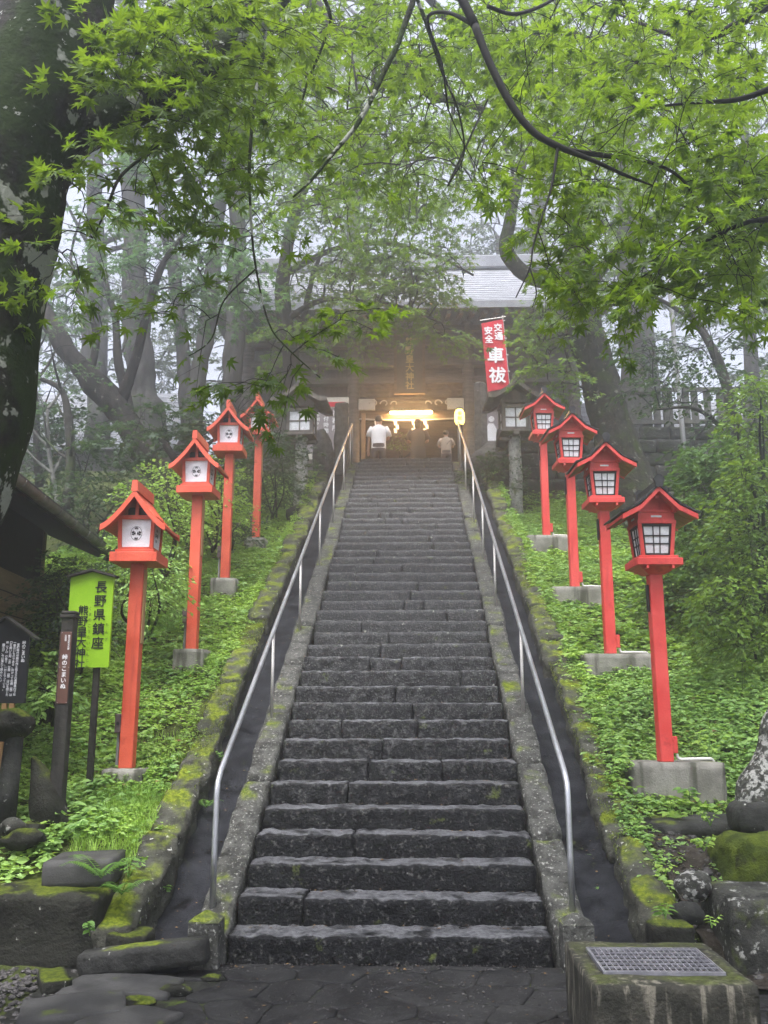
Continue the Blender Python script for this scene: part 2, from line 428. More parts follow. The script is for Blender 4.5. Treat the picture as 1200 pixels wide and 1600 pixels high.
K['charwood'] = mat('dark_post_wood', (.018, .017, .016), (.04, .038, .034), 10, rough=.8, bump=.5, stretch=(1, 1, .15))
K['hutwall'] = mat('hut_wall', (.17, .12, .075), (.24, .17, .105), 4, rough=.85, bump=.2, stretch=(.5, .5, 4))
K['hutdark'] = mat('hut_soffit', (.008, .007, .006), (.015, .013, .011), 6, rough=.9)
K['hutroof'] = mat('hut_roof', (.03, .03, .03), (.05, .05, .05), 6, rough=.7)
K['gutter'] = mat('hut_gutter', (.10, .10, .09), (.16, .155, .14), 5, rough=.6, spots=[((.05, .05, .045), 12, .58, .7)])
K['skin'] = mat('skin', (.48, .28, .19), rough=.6)
K['hair'] = mat('hair', (.015, .012, .01), rough=.5)
K['tshirt'] = mat('white_tshirt', (.72, .72, .74), rough=.85)
K['shorts'] = mat('dark_shorts', (.05, .035, .035), rough=.85)
K['blouse'] = mat('brown_blouse', (.05, .035, .026), (.03, .022, .017), 30, rough=.85)
K['skirt'] = mat('dark_skirt', (.018, .014, .013), rough=.85)
K['polo'] = mat('tan_shirt', (.30, .24, .19), rough=.85)
K['bark_near'] = mat('mossy_bark', (.010, .009, .007), (.026, .023, .018), 9, rough=.95, bump=1.0, bscale=28, stretch=(1, 1, .4),
                     spots=[((.020, .034, .007), 3, .38, .56), ((.27, .28, .24), 4.6, .565, .60), ((.32, .33, .30), 17, .66, .69)])
K['bark'] = mat('bark', (.018, .016, .013), (.042, .037, .031), 9, rough=.95, bump=.9, bscale=22, stretch=(1, 1, .3), spots=[((.2, .2, .17), 9, .66, .72)])
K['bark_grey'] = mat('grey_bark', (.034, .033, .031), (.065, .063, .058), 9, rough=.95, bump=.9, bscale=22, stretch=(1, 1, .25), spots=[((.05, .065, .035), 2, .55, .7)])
K['bark_lichen'] = mat('lichen_bark', (.018, .017, .014), (.042, .040, .032), 8, rough=.95, bump=.8, bscale=22,
                       spots=[((.035, .05, .015), 3, .5, .65), ((.17, .17, .145), 10, .60, .68)])
K['twig'] = mat('twig_bark', (.005, .0045, .004), (.011, .010, .009), 9, rough=.8)
K['birch'] = mat('pale_bark', (.17, .17, .15), (.09, .09, .08), 8, rough=.9, bump=.4)
K['leaf_near'] = leafmat('maple_leaf_near', (.022, .050, .006), (.085, .145, .012), (.14, .245, .013), .42)
K['leaf_right'] = leafmat('maple_leaf_right', (.022, .050, .006), (.095, .160, .013), (.165, .285, .014), .45)
K['leaf_mid'] = leafmat('maple_leaf_mid', (.045, .095, .016), (.10, .175, .03), (.17, .29, .035), .45)
K['leaf_cool'] = leafmat('maple_leaf_cool', (.045, .095, .04), (.075, .14, .055), (.10, .2, .07), .4)
K['leaf_dark'] = leafmat('dark_leaf', (.018, .042, .014), (.035, .07, .022), (.05, .10, .025), .35)
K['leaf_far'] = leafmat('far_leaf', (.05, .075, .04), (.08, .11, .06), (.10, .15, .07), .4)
K['cover'] = leafmat('ground_cover_leaf', (.16, .28, .05), (.31, .46, .085), (.30, .50, .06), .32)
K['coverdark'] = leafmat('ground_cover_leaf_dark', (.14, .26, .07), (.28, .44, .115), (.28, .46, .08), .32)
K['fern'] = leafmat('fern_leaf', (.08, .18, .03), (.13, .25, .045), (.16, .32, .03), .35)
K['moss_tip'] = leafmat('moss_tip', (.09, .13, .012), (.17, .22, .02), (.2, .26, .02), .3)
K['bush_dark'] = leafmat('shade_bush_leaf', (.04, .09, .02), (.085, .16, .035), (.10, .19, .03), .35)
K['bush'] = leafmat('bush_leaf', (.035, .085, .012), (.15, .25, .022), (.16, .27, .02), .35)

# ------------------------------------------------------------------ leaves
def star(lobes, notch, bulge=True):
    """(x,y,z) outline of a palmate leaf, petiole joint at the origin, tip towards +x"""
    pts = [(-.06, -.02)]
    angs = [a for a, _ in lobes]
    for i, (a, l) in enumerate(lobes):
        ra = R(a)
        if bulge:
            for s_, q in ((-1, .55),): pts.append((l * q * math.cos(ra + s_ * R(12)), l * q * math.sin(ra + s_ * R(12))))
        pts.append((l * math.cos(ra), l * math.sin(ra)))
        if bulge: pts.append((l * .55 * math.cos(ra + R(12)), l * .55 * math.sin(ra + R(12))))
        if i < len(lobes) - 1:
            m = R((a + angs[i + 1]) / 2); pts.append((notch * math.cos(m), notch * math.sin(m)))
    V = np.array([(.0, .0)] + pts); n = len(pts)
    r2 = (V ** 2).sum(1)
    V3 = np.column_stack([V, -.22 * r2])
    F = np.array([(0, 1 + i, 1 + (i + 1) % n) for i in range(n)])
    return V3, F

SH = {}
SH['maple7'] = star([(-128, .42), (-84, .72), (-42, .92), (0, 1.0), (42, .92), (84, .72), (128, .42)], .34)
SH['maple5'] = star([(-105, .55), (-50, .9), (0, 1.0), (50, .9), (105, .55)], .30, False)
SH['oval'] = (np.array([(0, 0, 0), (.35, .26, .06), (.72, .22, .03), (1, 0, -.12), (.72, -.22, .03), (.35, -.26, .06), (.5, 0, -.03)], float),
              np.array([(0, 6, 1), (1, 6, 2), (2, 6, 3), (3, 6, 4), (4, 6, 5), (5, 6, 0)]))
SH['oval4'] = (np.array([(0, 0, 0), (.45, .28, .05), (1, 0, -.1), (.45, -.28, .05)], float), np.array([(0, 3, 2), (0, 2, 1)]))
SH['clump'] = (np.array([(0, 0, 0), (.5, .35, .1), (1, .1, -.1), (.8, -.3, .0), (.3, -.45, .08), (.15, .3, -.1), (-.3, .1, 0)], float),
               np.array([(0, 1, 2), (0, 3, 4), (0, 5, 6)]))

def put_leaves(mb, P, Fw, Nn, size, shape):
    V, F = SH[shape]; P = np.asarray(P); n = len(P)
    if n == 0: return
    Fw = norm(Fw); Nn = norm(Nn - Fw * (Nn * Fw).sum(1, keepdims=True)); Rt = np.cross(Nn, Fw)
    W = P[:, None, :] + np.asarray(size)[:, None, None] * (V[None, :, 0:1] * Fw[:, None] + V[None, :, 1:2] * Rt[:, None] + V[None, :, 2:3] * Nn[:, None])
    FF = (F[None] + (np.arange(n) * len(V))[:, None, None]).reshape(-1, F.shape[1])
    mb.add(W.reshape(-1, 3), FF)

def thin_tubes(mb, paths, r0, r1):
    """many thin 3-sided twigs: paths (n, m, 3)"""
    paths = np.asarray(paths); n, m, _ = paths.shape
    if n == 0: return
    t = norm(np.gradient(paths, axis=1)); up = np.broadcast_to(np.array([.31, .2, .93]), t.shape)
    u = norm(np.cross(t, up)); v_ = np.cross(t, u)
    rr = np.linspace(0, 1, m)[None, :] * (np.asarray(r1).reshape(-1, 1) - np.asarray(r0).reshape(-1, 1)) + np.asarray(r0).reshape(-1, 1)
    ring = [paths + rr[..., None] * (math.cos(a) * u + math.sin(a) * v_) for a in (0, 2.094, 4.189)]
    V = np.stack(ring, 2).reshape(-1, 3)
    i, j, k = np.meshgrid(np.arange(n), np.arange(m - 1), np.arange(3), indexing='ij')
    a = i * m * 3 + j * 3 + k; b = i * m * 3 + j * 3 + (k + 1) % 3
    mb.add(V, np.stack([a, b, b + 3, a + 3], -1).reshape(-1, 4))

def sprays(lv, tw, base, dirs, L, nleaf, size, shape, rg, droop=.25, flat=.5, twr=.003):
    """flat leafy sprays: base (n,3), dirs (n,3), L (n,)"""
    base = np.asarray(base); n = len(base)
    if n == 0: return
    dirs = norm(dirs); side = norm(np.cross(dirs, np.array([0, 0, 1.0]))); L = np.asarray(L)
    ts = np.linspace(0, 1, 4)
    path = base[:, None] + dirs[:, None] * (L[:, None] * ts)[..., None]
    path[..., 2] -= droop * L[:, None] * ts ** 2
    thin_tubes(tw, path, np.full(n, twr), np.full(n, twr * .4))
    t = (rg.random((n, nleaf)) * .92 + .1); sg = np.where(np.arange(nleaf) % 2, 1.0, -1.0)[None] * np.ones((n, 1))
    wd = (.42 * np.sin(np.clip(t, 0, 1) * math.pi * .85 + .35)) * rg.random((n, nleaf)) * L[:, None]
    P = base[:, None] + dirs[:, None] * (L[:, None] * t)[..., None] + side[:, None] * (sg * wd)[..., None]
    P[..., 2] -= droop * L[:, None] * t ** 2 + .3 * wd * droop
    P += rg.normal(0, .02, P.shape) * L[:, None, None]
    Fw = dirs[:, None] * (.35 + t)[..., None] + side[:, None] * (sg * .9)[..., None] + rg.normal(0, .3, P.shape)
    Fw[..., 2] -= .35
    Nn = np.zeros_like(P); Nn[..., 2] = 1; Nn += rg.normal(0, flat, P.shape)
    S = size * (.65 + .6 * rg.random((n, nleaf)))
    # short side twigs for a sample of the leaves
    k = max(1, nleaf // 4)
    q0 = base[:, None] + dirs[:, None] * (L[:, None] * np.clip(t[:, :k] - .15, 0, 1))[..., None]
    q0[..., 2] -= droop * L[:, None] * np.clip(t[:, :k] - .15, 0, 1) ** 2
    st = np.stack([q0.reshape(-1, 3), .5 * (q0 + P[:, :k]).reshape(-1, 3), P[:, :k].reshape(-1, 3)], 1)
    thin_tubes(tw, st, np.full(len(st), twr * .55), np.full(len(st), twr * .25))
    put_leaves(lv, P.reshape(-1, 3), Fw.reshape(-1, 3), Nn.reshape(-1, 3), S.ravel(), shape)

def connect(tw, nodes, pts, r0, rg, sag=.12, seg=5, rmin=.002):
    """join each point to the nearest wood already there, nearest first; returns outward directions"""
    nodes = np.asarray(nodes, float); pts = np.asarray(pts, float)
    d = np.array([np.min(((nodes - p) ** 2).sum(1)) for p in pts]); order = np.argsort(d)
    cap = len(nodes) + len(pts) * seg; buf = np.zeros((cap, 3)); buf[:len(nodes)] = nodes; cnt = len(nodes)
    dirs = np.zeros_like(pts); paths = []; rr = []
    for i in order:
        p = pts[i]; dd = ((buf[:cnt] - p) ** 2).sum(1); j = int(np.argmin(dd)); a = buf[j]
        v_ = p - a; l = math.sqrt(dd[j]) + 1e-6
        t = np.linspace(0, 1, seg)[:, None]
        path = a + v_ * t + (rg.normal(0, .07, 3) * l)[None] * np.sin(t * math.pi) + np.array([0, 0, sag * l]) * np.sin(t * math.pi)
        paths.append(path); rr.append(r0 * min(1.0, .35 + l))
        buf[cnt:cnt + seg - 1] = path[1:]; cnt += seg - 1
        dirs[i] = v_ / l
    if paths: thin_tubes(tw, np.array(paths), np.array(rr), np.maximum(np.array(rr) * .5, rmin))
    return dirs

class Tree:
    def __init__(s, name, base, label, cat='tree', group=None, bark='bark', leaf='leaf_mid', seed=0):
        s.o = thing(name, base, label, cat, group); s.bark = bark; s.leaf = leaf; s.rg = np.random.default_rng(seed); s.seed = seed
        s.tr = MB(); s.lbs = []; s.tw = MB(); s.lv = MB(); s.nodes = []; s.has = set()
    def trunk(s, pts, rad, n=14, noise=.18):
        p = smooth_path(pts); s.tr.tube(p, rad, n, noise=noise, seed=s.seed); s.nodes.append(p); s.has.add('t'); return s
    def limb(s, pts, rad, n=8, noise=.15, nodes=True):
        p = smooth_path(pts); q = MB(); q.tube(p, rad, n, noise=noise, seed=s.seed + 1); s.lbs.append(q)
        if nodes: s.nodes.append(p)
        s.has.add('l'); return s
    def leafy(s, pts, L, nleaf, size, shape, r0=.012, droop=.25, flat=.5, twr=.003, mixdir=.6, bias=(0, 0, 0), sag=.12):
        nodes = np.vstack(s.nodes)
        d = connect(s.tw, nodes, pts, r0, s.rg, sag=sag)
        rnd = s.rg.normal(0, 1, d.shape); rnd[:, 2] *= .25
        dr = norm(norm(d * np.array([1, 1, .4]) + 1e-6) * mixdir + norm(rnd) * (1 - mixdir) + np.array(bias))
        sprays(s.lv, s.tw, pts, dr, L * (.7 + .6 * s.rg.random(len(pts))), nleaf, size, shape, s.rg, droop, flat, twr)
        s.has.add('c'); return s
    def cloud(s, c, r, n, *a, shell=.5, **k):
        u = norm(s.rg.normal(0, 1, (n, 3))); q = (shell + (1 - shell) * s.rg.random((n, 1)))
        s.leafy(np.asarray(c) + u * q * np.asarray(r), *a, **k); return s
    def done(s):
        if 't' in s.has: s.tr.build('trunk', K[s.bark], s.o, smooth=True)
        for q in s.lbs: q.build('limb', K[s.bark], s.o, smooth=True)
        if s.tw.n: s.tw.build('twigs', K['twig'], s.o)
        if s.lv.n: s.lv.build('crown', K[s.leaf], s.o)
        return s.o

# ------------------------------------------------------------------ writing
_CH = {}
def glyph(ch):
    if ch not in _CH:
        cu = bpy.data.curves.new('glyph', 'FONT'); cu.body = ch; cu.resolution_u = 3; cu.size = 1
        o = bpy.data.objects.new('glyph', cu); COL.objects.link(o)
        bpy.context.view_layer.update()
        me = bpy.data.meshes.new_from_object(o.evaluated_get(bpy.context.evaluated_depsgraph_get()))
        V = np.array([v.co[:2] for v in me.vertices]).reshape(-1, 2); F = [tuple(p.vertices) for p in me.polygons]
        bpy.data.objects.remove(o); bpy.data.curves.remove(cu); bpy.data.meshes.remove(me)
        if len(V): V = V - (np.array([.5, .38]) if ord(ch) > 0x2E80 else .5 * (V.min(0) + V.max(0)))
        _CH[ch] = (V, F)
    return _CH[ch]

def write(mb, s, org, ux, uz, size, pitch=None, vertical=True, bold=0.0, sx=1.0):
    """characters centred on org and going down (or along ux); ux/uz unit vectors of the board; bold doubles strokes"""
    ux = np.asarray(ux, float); uz = np.asarray(uz, float); pitch = pitch or size * 1.08
    nrm = np.cross(ux, uz)
    for i, ch in enumerate(s):
        if ch == ' ' or ch == '\u3000': continue
        V, F = glyph(ch)
        if not len(V): continue
        c = np.asarray(org, float) + (-uz if vertical else ux) * pitch * i
        offs = [(0, 0)] if bold <= 0 else [(-bold, 0), (bold, 0), (0, bold), (0, -bold)]
        rot = vertical and ch in '（）ー'
        for q, (a, b) in enumerate(offs):
            W = V.copy()
            if rot: W = np.column_stack([W[:, 1], -W[:, 0]])
            W = W * size + np.array([a, b]) * size
            P = c + W[:, 0:1] * ux * sx + W[:, 1:2] * uz + nrm * (.0006 * q)
            mb.add(P, F)
    return mb

# ------------------------------------------------------------------ the setting: ground, bank, paving, gravel
RISE, TREAD, NST = .1621, .32, 43
TOPZ = RISE * NST
def nosing(y): return RISE + y * RISE / TREAD
def strz(y): return .13 + .497 * y                   # top of the side stones
BY = np.array([-40, -.14, -.06, .35, .9, 1.84, 4.06, 6.14, 8.8, 11.8, 13.4, 14.2, 60])
BZ = np.array([0, 0, .12, .42, .68, .98, 2.08, 3.10, 4.18, 5.45, 6.55, TOPZ - .02, TOPZ + .1])
def bank(x, y):
    x = np.asarray(x, float); y = np.asarray(y, float)
    z = np.interp(y, BY, BZ)
    ax = np.abs(x)
    z = np.where(x > 1.7, np.minimum(z, np.interp(y, [-40, -.35, .3, .9, 1.7, 1.95, 2.4, 4.0, 6.05, 8.5, 11.8, 13.4, 14.2, 60], [0, 0, .22, .48, .70, .84, 1.06, 1.85, 2.86, 3.95, 5.35, 6.5, 6.95, 7.1])), z)
    P = np.stack([x.ravel(), y.ravel(), 0 * x.ravel()], 1)
    nz = (vn(P, .55, 3) * .10 + vn(P, 1.7, 4) * .05).reshape(x.shape)
    on = np.clip((y + .2) / 1.2, 0, 1) * np.clip((ax - 1.7) / .8, 0, 1)
    z = z + nz * on * np.clip((14 - y) / 3, .15, 1)
    # the bank rolls gently up away from the stairs, and hollows at the left foot
    z = z + on * np.clip(ax - 3.0, 0, 4) * .10 * np.clip((13 - y) / 6, 0, 1)
    return z
def ground_z(x, y):
    z = bank(x, y)
    inside = (np.abs(x) < 1.72) & (y > -.3) & (y < 13.9)
    return np.where(inside, np.minimum(z, nosing(np.asarray(y, float)) - .75), z)

xs = np.unique(np.concatenate([np.linspace(-30, -8, 24), np.linspace(-8, -1.9, 62), np.linspace(-1.9, 1.9, 40), np.linspace(1.9, 8, 62), np.linspace(8, 30, 24)]))
ys_ = np.unique(np.concatenate([np.linspace(-14, -1, 20), np.linspace(-1, 15, 150), np.linspace(15, 42, 28)]))
X, Y = np.meshgrid(xs, ys_, indexing='ij')
g = MB(); g.grid(X, Y, ground_z(X, Y) - .02 - .03 * (Y < -.4))
tag(g.build('ground', K['earth'], smooth=True), kind='structure')

# plaza of irregular flagstones, each stone cut from a Voronoi cell so the joints are real gaps
def voronoi_cells(pts, box):
    out = []
    for i, p in enumerate(pts):
        poly = [np.array(q, float) for q in ((box[0], box[2]), (box[1], box[2]), (box[1], box[3]), (box[0], box[3]))]
        d = ((pts - p) ** 2).sum(1); near = np.argsort(d)[1:26]
        for j in near:
            m = (p + pts[j]) / 2; n = pts[j] - p; new = []
            for a, b in zip(poly, poly[1:] + poly[:1]):
                da, db = np.dot(a - m, n), np.dot(b - m, n)
                if da <= 0: new.append(a)
                if da * db < 0: new.append(a + (b - a) * da / (da - db))
            poly = new
            if not poly: break
        if len(poly) > 2: out.append(np.array(poly))
    return out
base = MB(); X, Y = np.meshgrid(np.linspace(-2.0, 6, 60), np.linspace(-12, -.02, 60), indexing='ij')
P = np.stack([X.ravel(), Y.ravel(), 0 * X.ravel()], 1)
base.grid(X, Y, -.011 + .006 * vn(P, 6, 2).reshape(X.shape))
tag(base.build('paved_ground', K['joint'], smooth=True), kind='structure')
rgv = np.random.default_rng(11)
pts = []
for i in range(22):
    for j in range(32):
        pts.append((-1.6 + i * .36 + (.15 if j % 2 else 0) + rgv.normal(0, .07), -9.2 + j * .33 + rgv.normal(0, .07)))
pts = np.array(pts)
pv = MB()
for ci, poly in enumerate(voronoi_cells(pts, (-1.62, 4.6, -9.0, -.04))):
    c = poly.mean(0)
    if c[0] < -1.15 and c[1] > -2.2: continue
    v = poly - c; L = np.linalg.norm(v, axis=1, keepdims=True)
    poly = c + v * np.clip(1 - .004 / np.maximum(L, .03), .6, 1)
    # soften corners and roughen the outline
    q = []
    for a, b in zip(poly, np.roll(poly, -1, 0)):
        for t in (.12, .38, .62, .88): q.append(a + (b - a) * t)
    q = np.array(q); q3 = np.column_stack([q, np.zeros(len(q))])
    q = q + .012 * vn3(q3, 7, 5)[:, :2]
    h = rgv.normal(0, .003); tx, ty = rgv.normal(0, .006, 2); cc = q.mean(0)
    z = h + (q - cc) @ np.array([tx, ty])
    rings = [(1.0, -.03), (1.0, -.005), (.965, .0)]
    n = len(q); V = []
    for s_, dz in rings: V.append(np.column_stack([cc + (q - cc) * s_, z + dz]))
    for s_ in (.7, .4):
        qq = cc + (q - cc) * s_; V.append(np.column_stack([qq, h + (qq - cc) @ np.array([tx, ty]) + .004 * vn(np.column_stack([qq, 0 * z]), 9, 8)]))
    V.append(np.array([[*cc, h]])); V = np.vstack(V)
    F = [(r * n + i, r * n + (i + 1) % n, (r + 1) * n + (i + 1) % n, (r + 1) * n + i) for r in range(4) for i in range(n)]
    F += [(4 * n + i, 4 * n + (i + 1) % n, 5 * n) for i in range(n)]
    pv.add(V, F)
tag(pv.build('paving', K['paving'], smooth=True), kind='structure')

# gravel in the left corner, pebbles in the soil on the right
ICO = None
def pebbles(mb, P, S, rg):
    t = (1 + 5 ** .5) / 2
    V = norm(np.array([(-1, t, 0), (1, t, 0), (-1, -t, 0), (1, -t, 0), (0, -1, t), (0, 1, t), (0, -1, -t), (0, 1, -t), (t, 0, -1), (t, 0, 1), (-t, 0, -1), (-t, 0, 1)]))
    F = np.array([(0, 11, 5), (0, 5, 1), (0, 1, 7), (0, 7, 10), (0, 10, 11), (1, 5, 9), (5, 11, 4), (11, 10, 2), (10, 7, 6), (7, 1, 8), (3, 9, 4), (3, 4, 2), (3, 2, 6), (3, 6, 8), (3, 8, 9), (4, 9, 5), (2, 4, 11), (6, 2, 10), (8, 6, 7), (9, 8, 1)])
    n = len(P); a = rg.random(n) * 6.28
    D = V[None] * (1 + rg.normal(0, .16, (n, 12, 1))) * S[:, None, None] * np.stack([1 + 0 * a, .6 + .4 * rg.random(n), .45 + .3 * rg.random(n)], 1)[:, None]
    c, s_ = np.cos(a)[:, None], np.sin(a)[:, None]
    W = np.stack([D[..., 0] * c - D[..., 1] * s_, D[..., 0] * s_ + D[..., 1] * c, D[..., 2]], -1) + P[:, None]
    mb.add(W.reshape(-1, 3), (F[None] + (np.arange(n) * 12)[:, None, None]).reshape(-1, 3))
gv = MB(); n = 6500
gx = -1.72 - 2.6 * rng.random(n) ** 1.2; gy = -4.6 + 4.50 * rng.random(n)
gx += .12 * np.sin(gy * 5)
pebbles(gv, np.stack([gx, gy, -.03 + .022 * rng.random(n)], 1), .012 + .016 * rng.random(n), rng)
tag(gv.build('gravel', K['gravel']), kind='stuff')
sv = MB(); X, Y = np.meshgrid(np.linspace(1.93, 3.1, 50), np.linspace(-.6, 1.55, 60), indexing='ij')
P = np.stack([X.ravel(), Y.ravel(), 0 * X.ravel()], 1)
def soilz(x, y): return bank(x, y) + .03
sv.grid(X, Y, soilz(X, Y) + (.03 * vn(P, 5, 1) + .012 * vn(P, 16, 2)).reshape(X.shape))
tag(sv.build('soil', K['soil'], smooth=True), kind='structure')
n = 700; px_, py_ = 1.75 + 1.2 * rng.random(n), -.5 + 1.9 * rng.random(n)
sp = MB(); pebbles(sp, np.stack([px_, py_, soilz(px_, py_) + .015], 1), .008 + .028 * rng.random(n) ** 2.5, rng)
tag(sp.build('soil_pebbles', K['gravel']), kind='stuff')

# ------------------------------------------------------------------ staircase
st = thing('stone_staircase', (0, 0, 0), 'long steep staircase of dark rough-hewn stone steps climbing to the shrine', 'staircase')
rs = np.random.default_rng(5)
for k in range(1, NST + 1):
    m = MB(); y0 = (k - 1) * TREAD; z1 = k * RISE + rs.normal(0, .004)
    x0, x1 = -1.02 + rs.normal(0, .012), 1.02 + rs.normal(0, .012)
    nj = 0 if k in (1, 3, 5) else int(rs.integers(1, 3)) if k > 6 else 1
    cuts = sorted([x0, x1] + [float(v) for v in (rs.random(nj) * 1.3 - .65)])
    for a, b in zip(cuts[:-1], cuts[1:]):
        if b - a < .12: b = a + .12
        dz = rs.normal(0, .004); dy = rs.normal(0, .006)
        m.stone((a + .003, y0 + dy - .01, z1 - RISE - .03), (b - .003, y0 + TREAD + .10, z1 + dz), res=.028 if k < 14 else .05,
                rad=.012, amp=.011 if k < 14 else .010, freq=17, seed=k * 7, big=.006)
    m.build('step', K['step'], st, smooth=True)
for sx in (-1, 1):
    y = -.02; i = 0
    while y < 13.75:
        L = .75 + .35 * rs.random(); m = MB(); a = 1.035 * sx; b = 1.265 * sx
        m.stone((min(a, b), y + .006, .13 - .42), (max(a, b), min(y + L, 13.8), .13 + rs.normal(0, .012)), res=.05, rad=.035, amp=.011, freq=8, seed=200 + i * 3 + (sx > 0) * 77, shear=.497, big=.012)
        m.build('side_stone', K['curb'], st, smooth=True); y += L; i += 1
# short square foot stones with a low pyramid top
    m = MB(); cx = 1.152 * sx; w2 = .098
    m.stone((cx - w2, -.16, -.03), (cx + w2, .04, .27), res=.03, rad=.012, amp=.004, seed=31 + sx)
    m.hexa([(cx - w2, -.16, .262), (cx + w2, -.16, .262), (cx + w2, .04, .262), (cx - w2, .04, .262)],
           [(cx - .012, -.07, .318), (cx + .012, -.07, .318), (cx + .012, -.05, .318), (cx - .012, -.05, .318)])
    m.build('foot_stone', K['curb'], st, smooth=False)
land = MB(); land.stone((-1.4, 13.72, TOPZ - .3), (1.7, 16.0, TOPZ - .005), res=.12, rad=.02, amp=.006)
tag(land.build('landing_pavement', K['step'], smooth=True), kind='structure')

# ------------------------------------------------------------------ drain channels and mossy kerb walls beside the stairs
for sx, sd in ((-1, 'left'), (1, 'right')):
    yy = np.linspace(-.75 if sx > 0 else -.22, 13.9, 150); uu = np.linspace(1.25, 1.66, 9)
    Yg, Ug = np.meshgrid(yy, uu, indexing='ij')
    prof = .035 * ((Ug - 1.45) / .2) ** 2
    zz = np.maximum(strz(np.maximum(Yg, -.1)) - .20, .02 + .10 * (Yg + .3) * (Yg > -.3)) + prof
    P = np.stack([Ug.ravel() * sx, Yg.ravel(), 0 * Ug.ravel()], 1); zz = zz + (.010 * vn(P, 5, 9)).reshape(zz.shape)
    m = MB(); m.grid(Ug * sx, Yg, zz)
    ch = m.build('drain_channel', K['channel'], smooth=True)
    sol = ch.modifiers.new('thickness', 'SOLIDIFY'); sol.thickness = .06; sol.offset = -1 if sx < 0 else 1
    tag(ch, 'dark wet concrete channel running down the %s side of the stairs' % sd, 'drain channel', 'drain channels along the stairs')
    kb = thing('kerb_wall', (1.75 * sx, 0, 0), 'low mossy stone kerb wall outside the %s drain channel' % sd, 'kerb wall', 'kerb walls along the stairs')
    y = -.12 if sx < 0 else -.3; i = 0; sl = .49 if sx < 0 else .495
    while y < 13.8:
        L = .55 + .5 * rs.random(); m = MB(); wd = .24 + .06 * rs.random(); z0 = (.20 if sx < 0 else .14) + rs.normal(0, .014)
        if y < .8: z0 += .06
        lo_, hi_ = sorted((1.60 * sx + rs.normal(0, .012), (1.60 + wd) * sx))
        m.stone((lo_, y, z0 - .55), (hi_, y + L + .02, z0), res=.035, rad=.06, amp=.026, freq=8, seed=400 + i * 3 + (sx > 0) * 50, shear=sl, big=.035)
        m.build('kerb_stone', K['kerb'], kb, smooth=True); y += L; i += 1

# ------------------------------------------------------------------ handrails
for sx, sd in ((-1, 'left'), (1, 'right')):
    X_ = 1.19 * sx
    h = thing('handrail', (X_, .3, .26), 'shiny steel tube handrail on thin posts up the %s side of the stairs' % sd, 'handrail', 'handrails of the stairs')
    m = MB(); top0 = np.array([X_, .31, 1.08]); end = np.array([X_, 13.55, 7.80])
    arc = [(X_, .285, .235), (X_, .29, .6), (X_, .295, .98), (X_, .315, 1.065), (X_, .40, 1.135)]
    lin = [np.array([X_, .40, 1.135]) + (end - np.array([X_, .40, 1.135])) * t for t in np.linspace(.03, 1, 24)]
    m.tube(np.vstack([np.array(arc), np.array(lin)]), .021, 12)
    m.build('rail', K['steel'], h, smooth=True)
    m = MB(); m.tube([(X_, 13.55, 7.80), (X_, 13.68, 7.83), (X_, 13.72, 7.75), (X_, 13.72, TOPZ - .1)], .021, 12)
    m.build('end_post', K['steel'], h, smooth=True)
    for yp in ((2.70, 4.75, 6.95, 9.15, 11.4, 13.2) if sx < 0 else (2.75, 5.4, 7.2, 9.1, 11.25, 13.2)):
        m = MB(); zt = 1.135 + (yp - .40) * (7.80 - 1.135) / (13.55 - .40)
        m.tube([(X_, yp, strz(yp) - .05), (X_, yp, zt - .01)], .015, 10)
        m.build('post', K['steelpost'], h, smooth=True)

# ------------------------------------------------------------------ red lanterns, left kind: white paper panels with a crest
def ring(mb, c, ux, uz, r0, r1, n=40, a0=0, a1=360):
    a = np.radians(np.linspace(a0, a1, n + 1)); c = np.asarray(c, float); ux = np.asarray(ux, float); uz = np.asarray(uz, float)
    V = np.vstack([c + np.outer(r * np.cos(a), ux) + np.outer(r * np.sin(a), uz) for r in (r0, r1)])
    m = n + 1
    mb.add(V, np.array([(i, i + 1, m + i + 1, m + i) for i in range(n)])[:, ::-1])
def flat(mb, pts, c, ux, uz, s):
    V = np.array([np.asarray(c) + p[0] * s * np.asarray(ux) + p[1] * s * np.asarray(uz) for p in pts])
    mb.add(V, [tuple(range(len(V)))])
VV = np.linspace(-1, 1, 19)
def gable(m, poly, y0, y1):
    """a bent board: upper edge then lower edge reversed, built as a strip so it stays one solid"""
    k = len(poly) // 2; up, lo = poly[:k], poly[k:][::-1]
    V = [(x, y, z) for y in (y0, y1) for (x, z) in up] + [(x, y, z) for y in (y0, y1) for (x, z) in lo]
    u = lambda e, i: e * k + i; l = lambda e, i: 2 * k + e * k + i; F = []
    for i in range(k - 1):
        F += [(u(0, i), u(0, i + 1), u(1, i + 1), u(1, i)), (l(0, i), l(1, i), l(1, i + 1), l(0, i + 1)), (l(0, i), l(0, i + 1), u(0, i + 1), u(0, i)), (l(1, i), u(1, i), u(1, i + 1), l(1, i + 1))]
    for i in (0, k - 1): F.append((l(0, i), u(0, i), u(1, i), l(1, i)) if i == 0 else (l(0, i), l(1, i), u(1, i), u(0, i)))
    m.add(V, F)
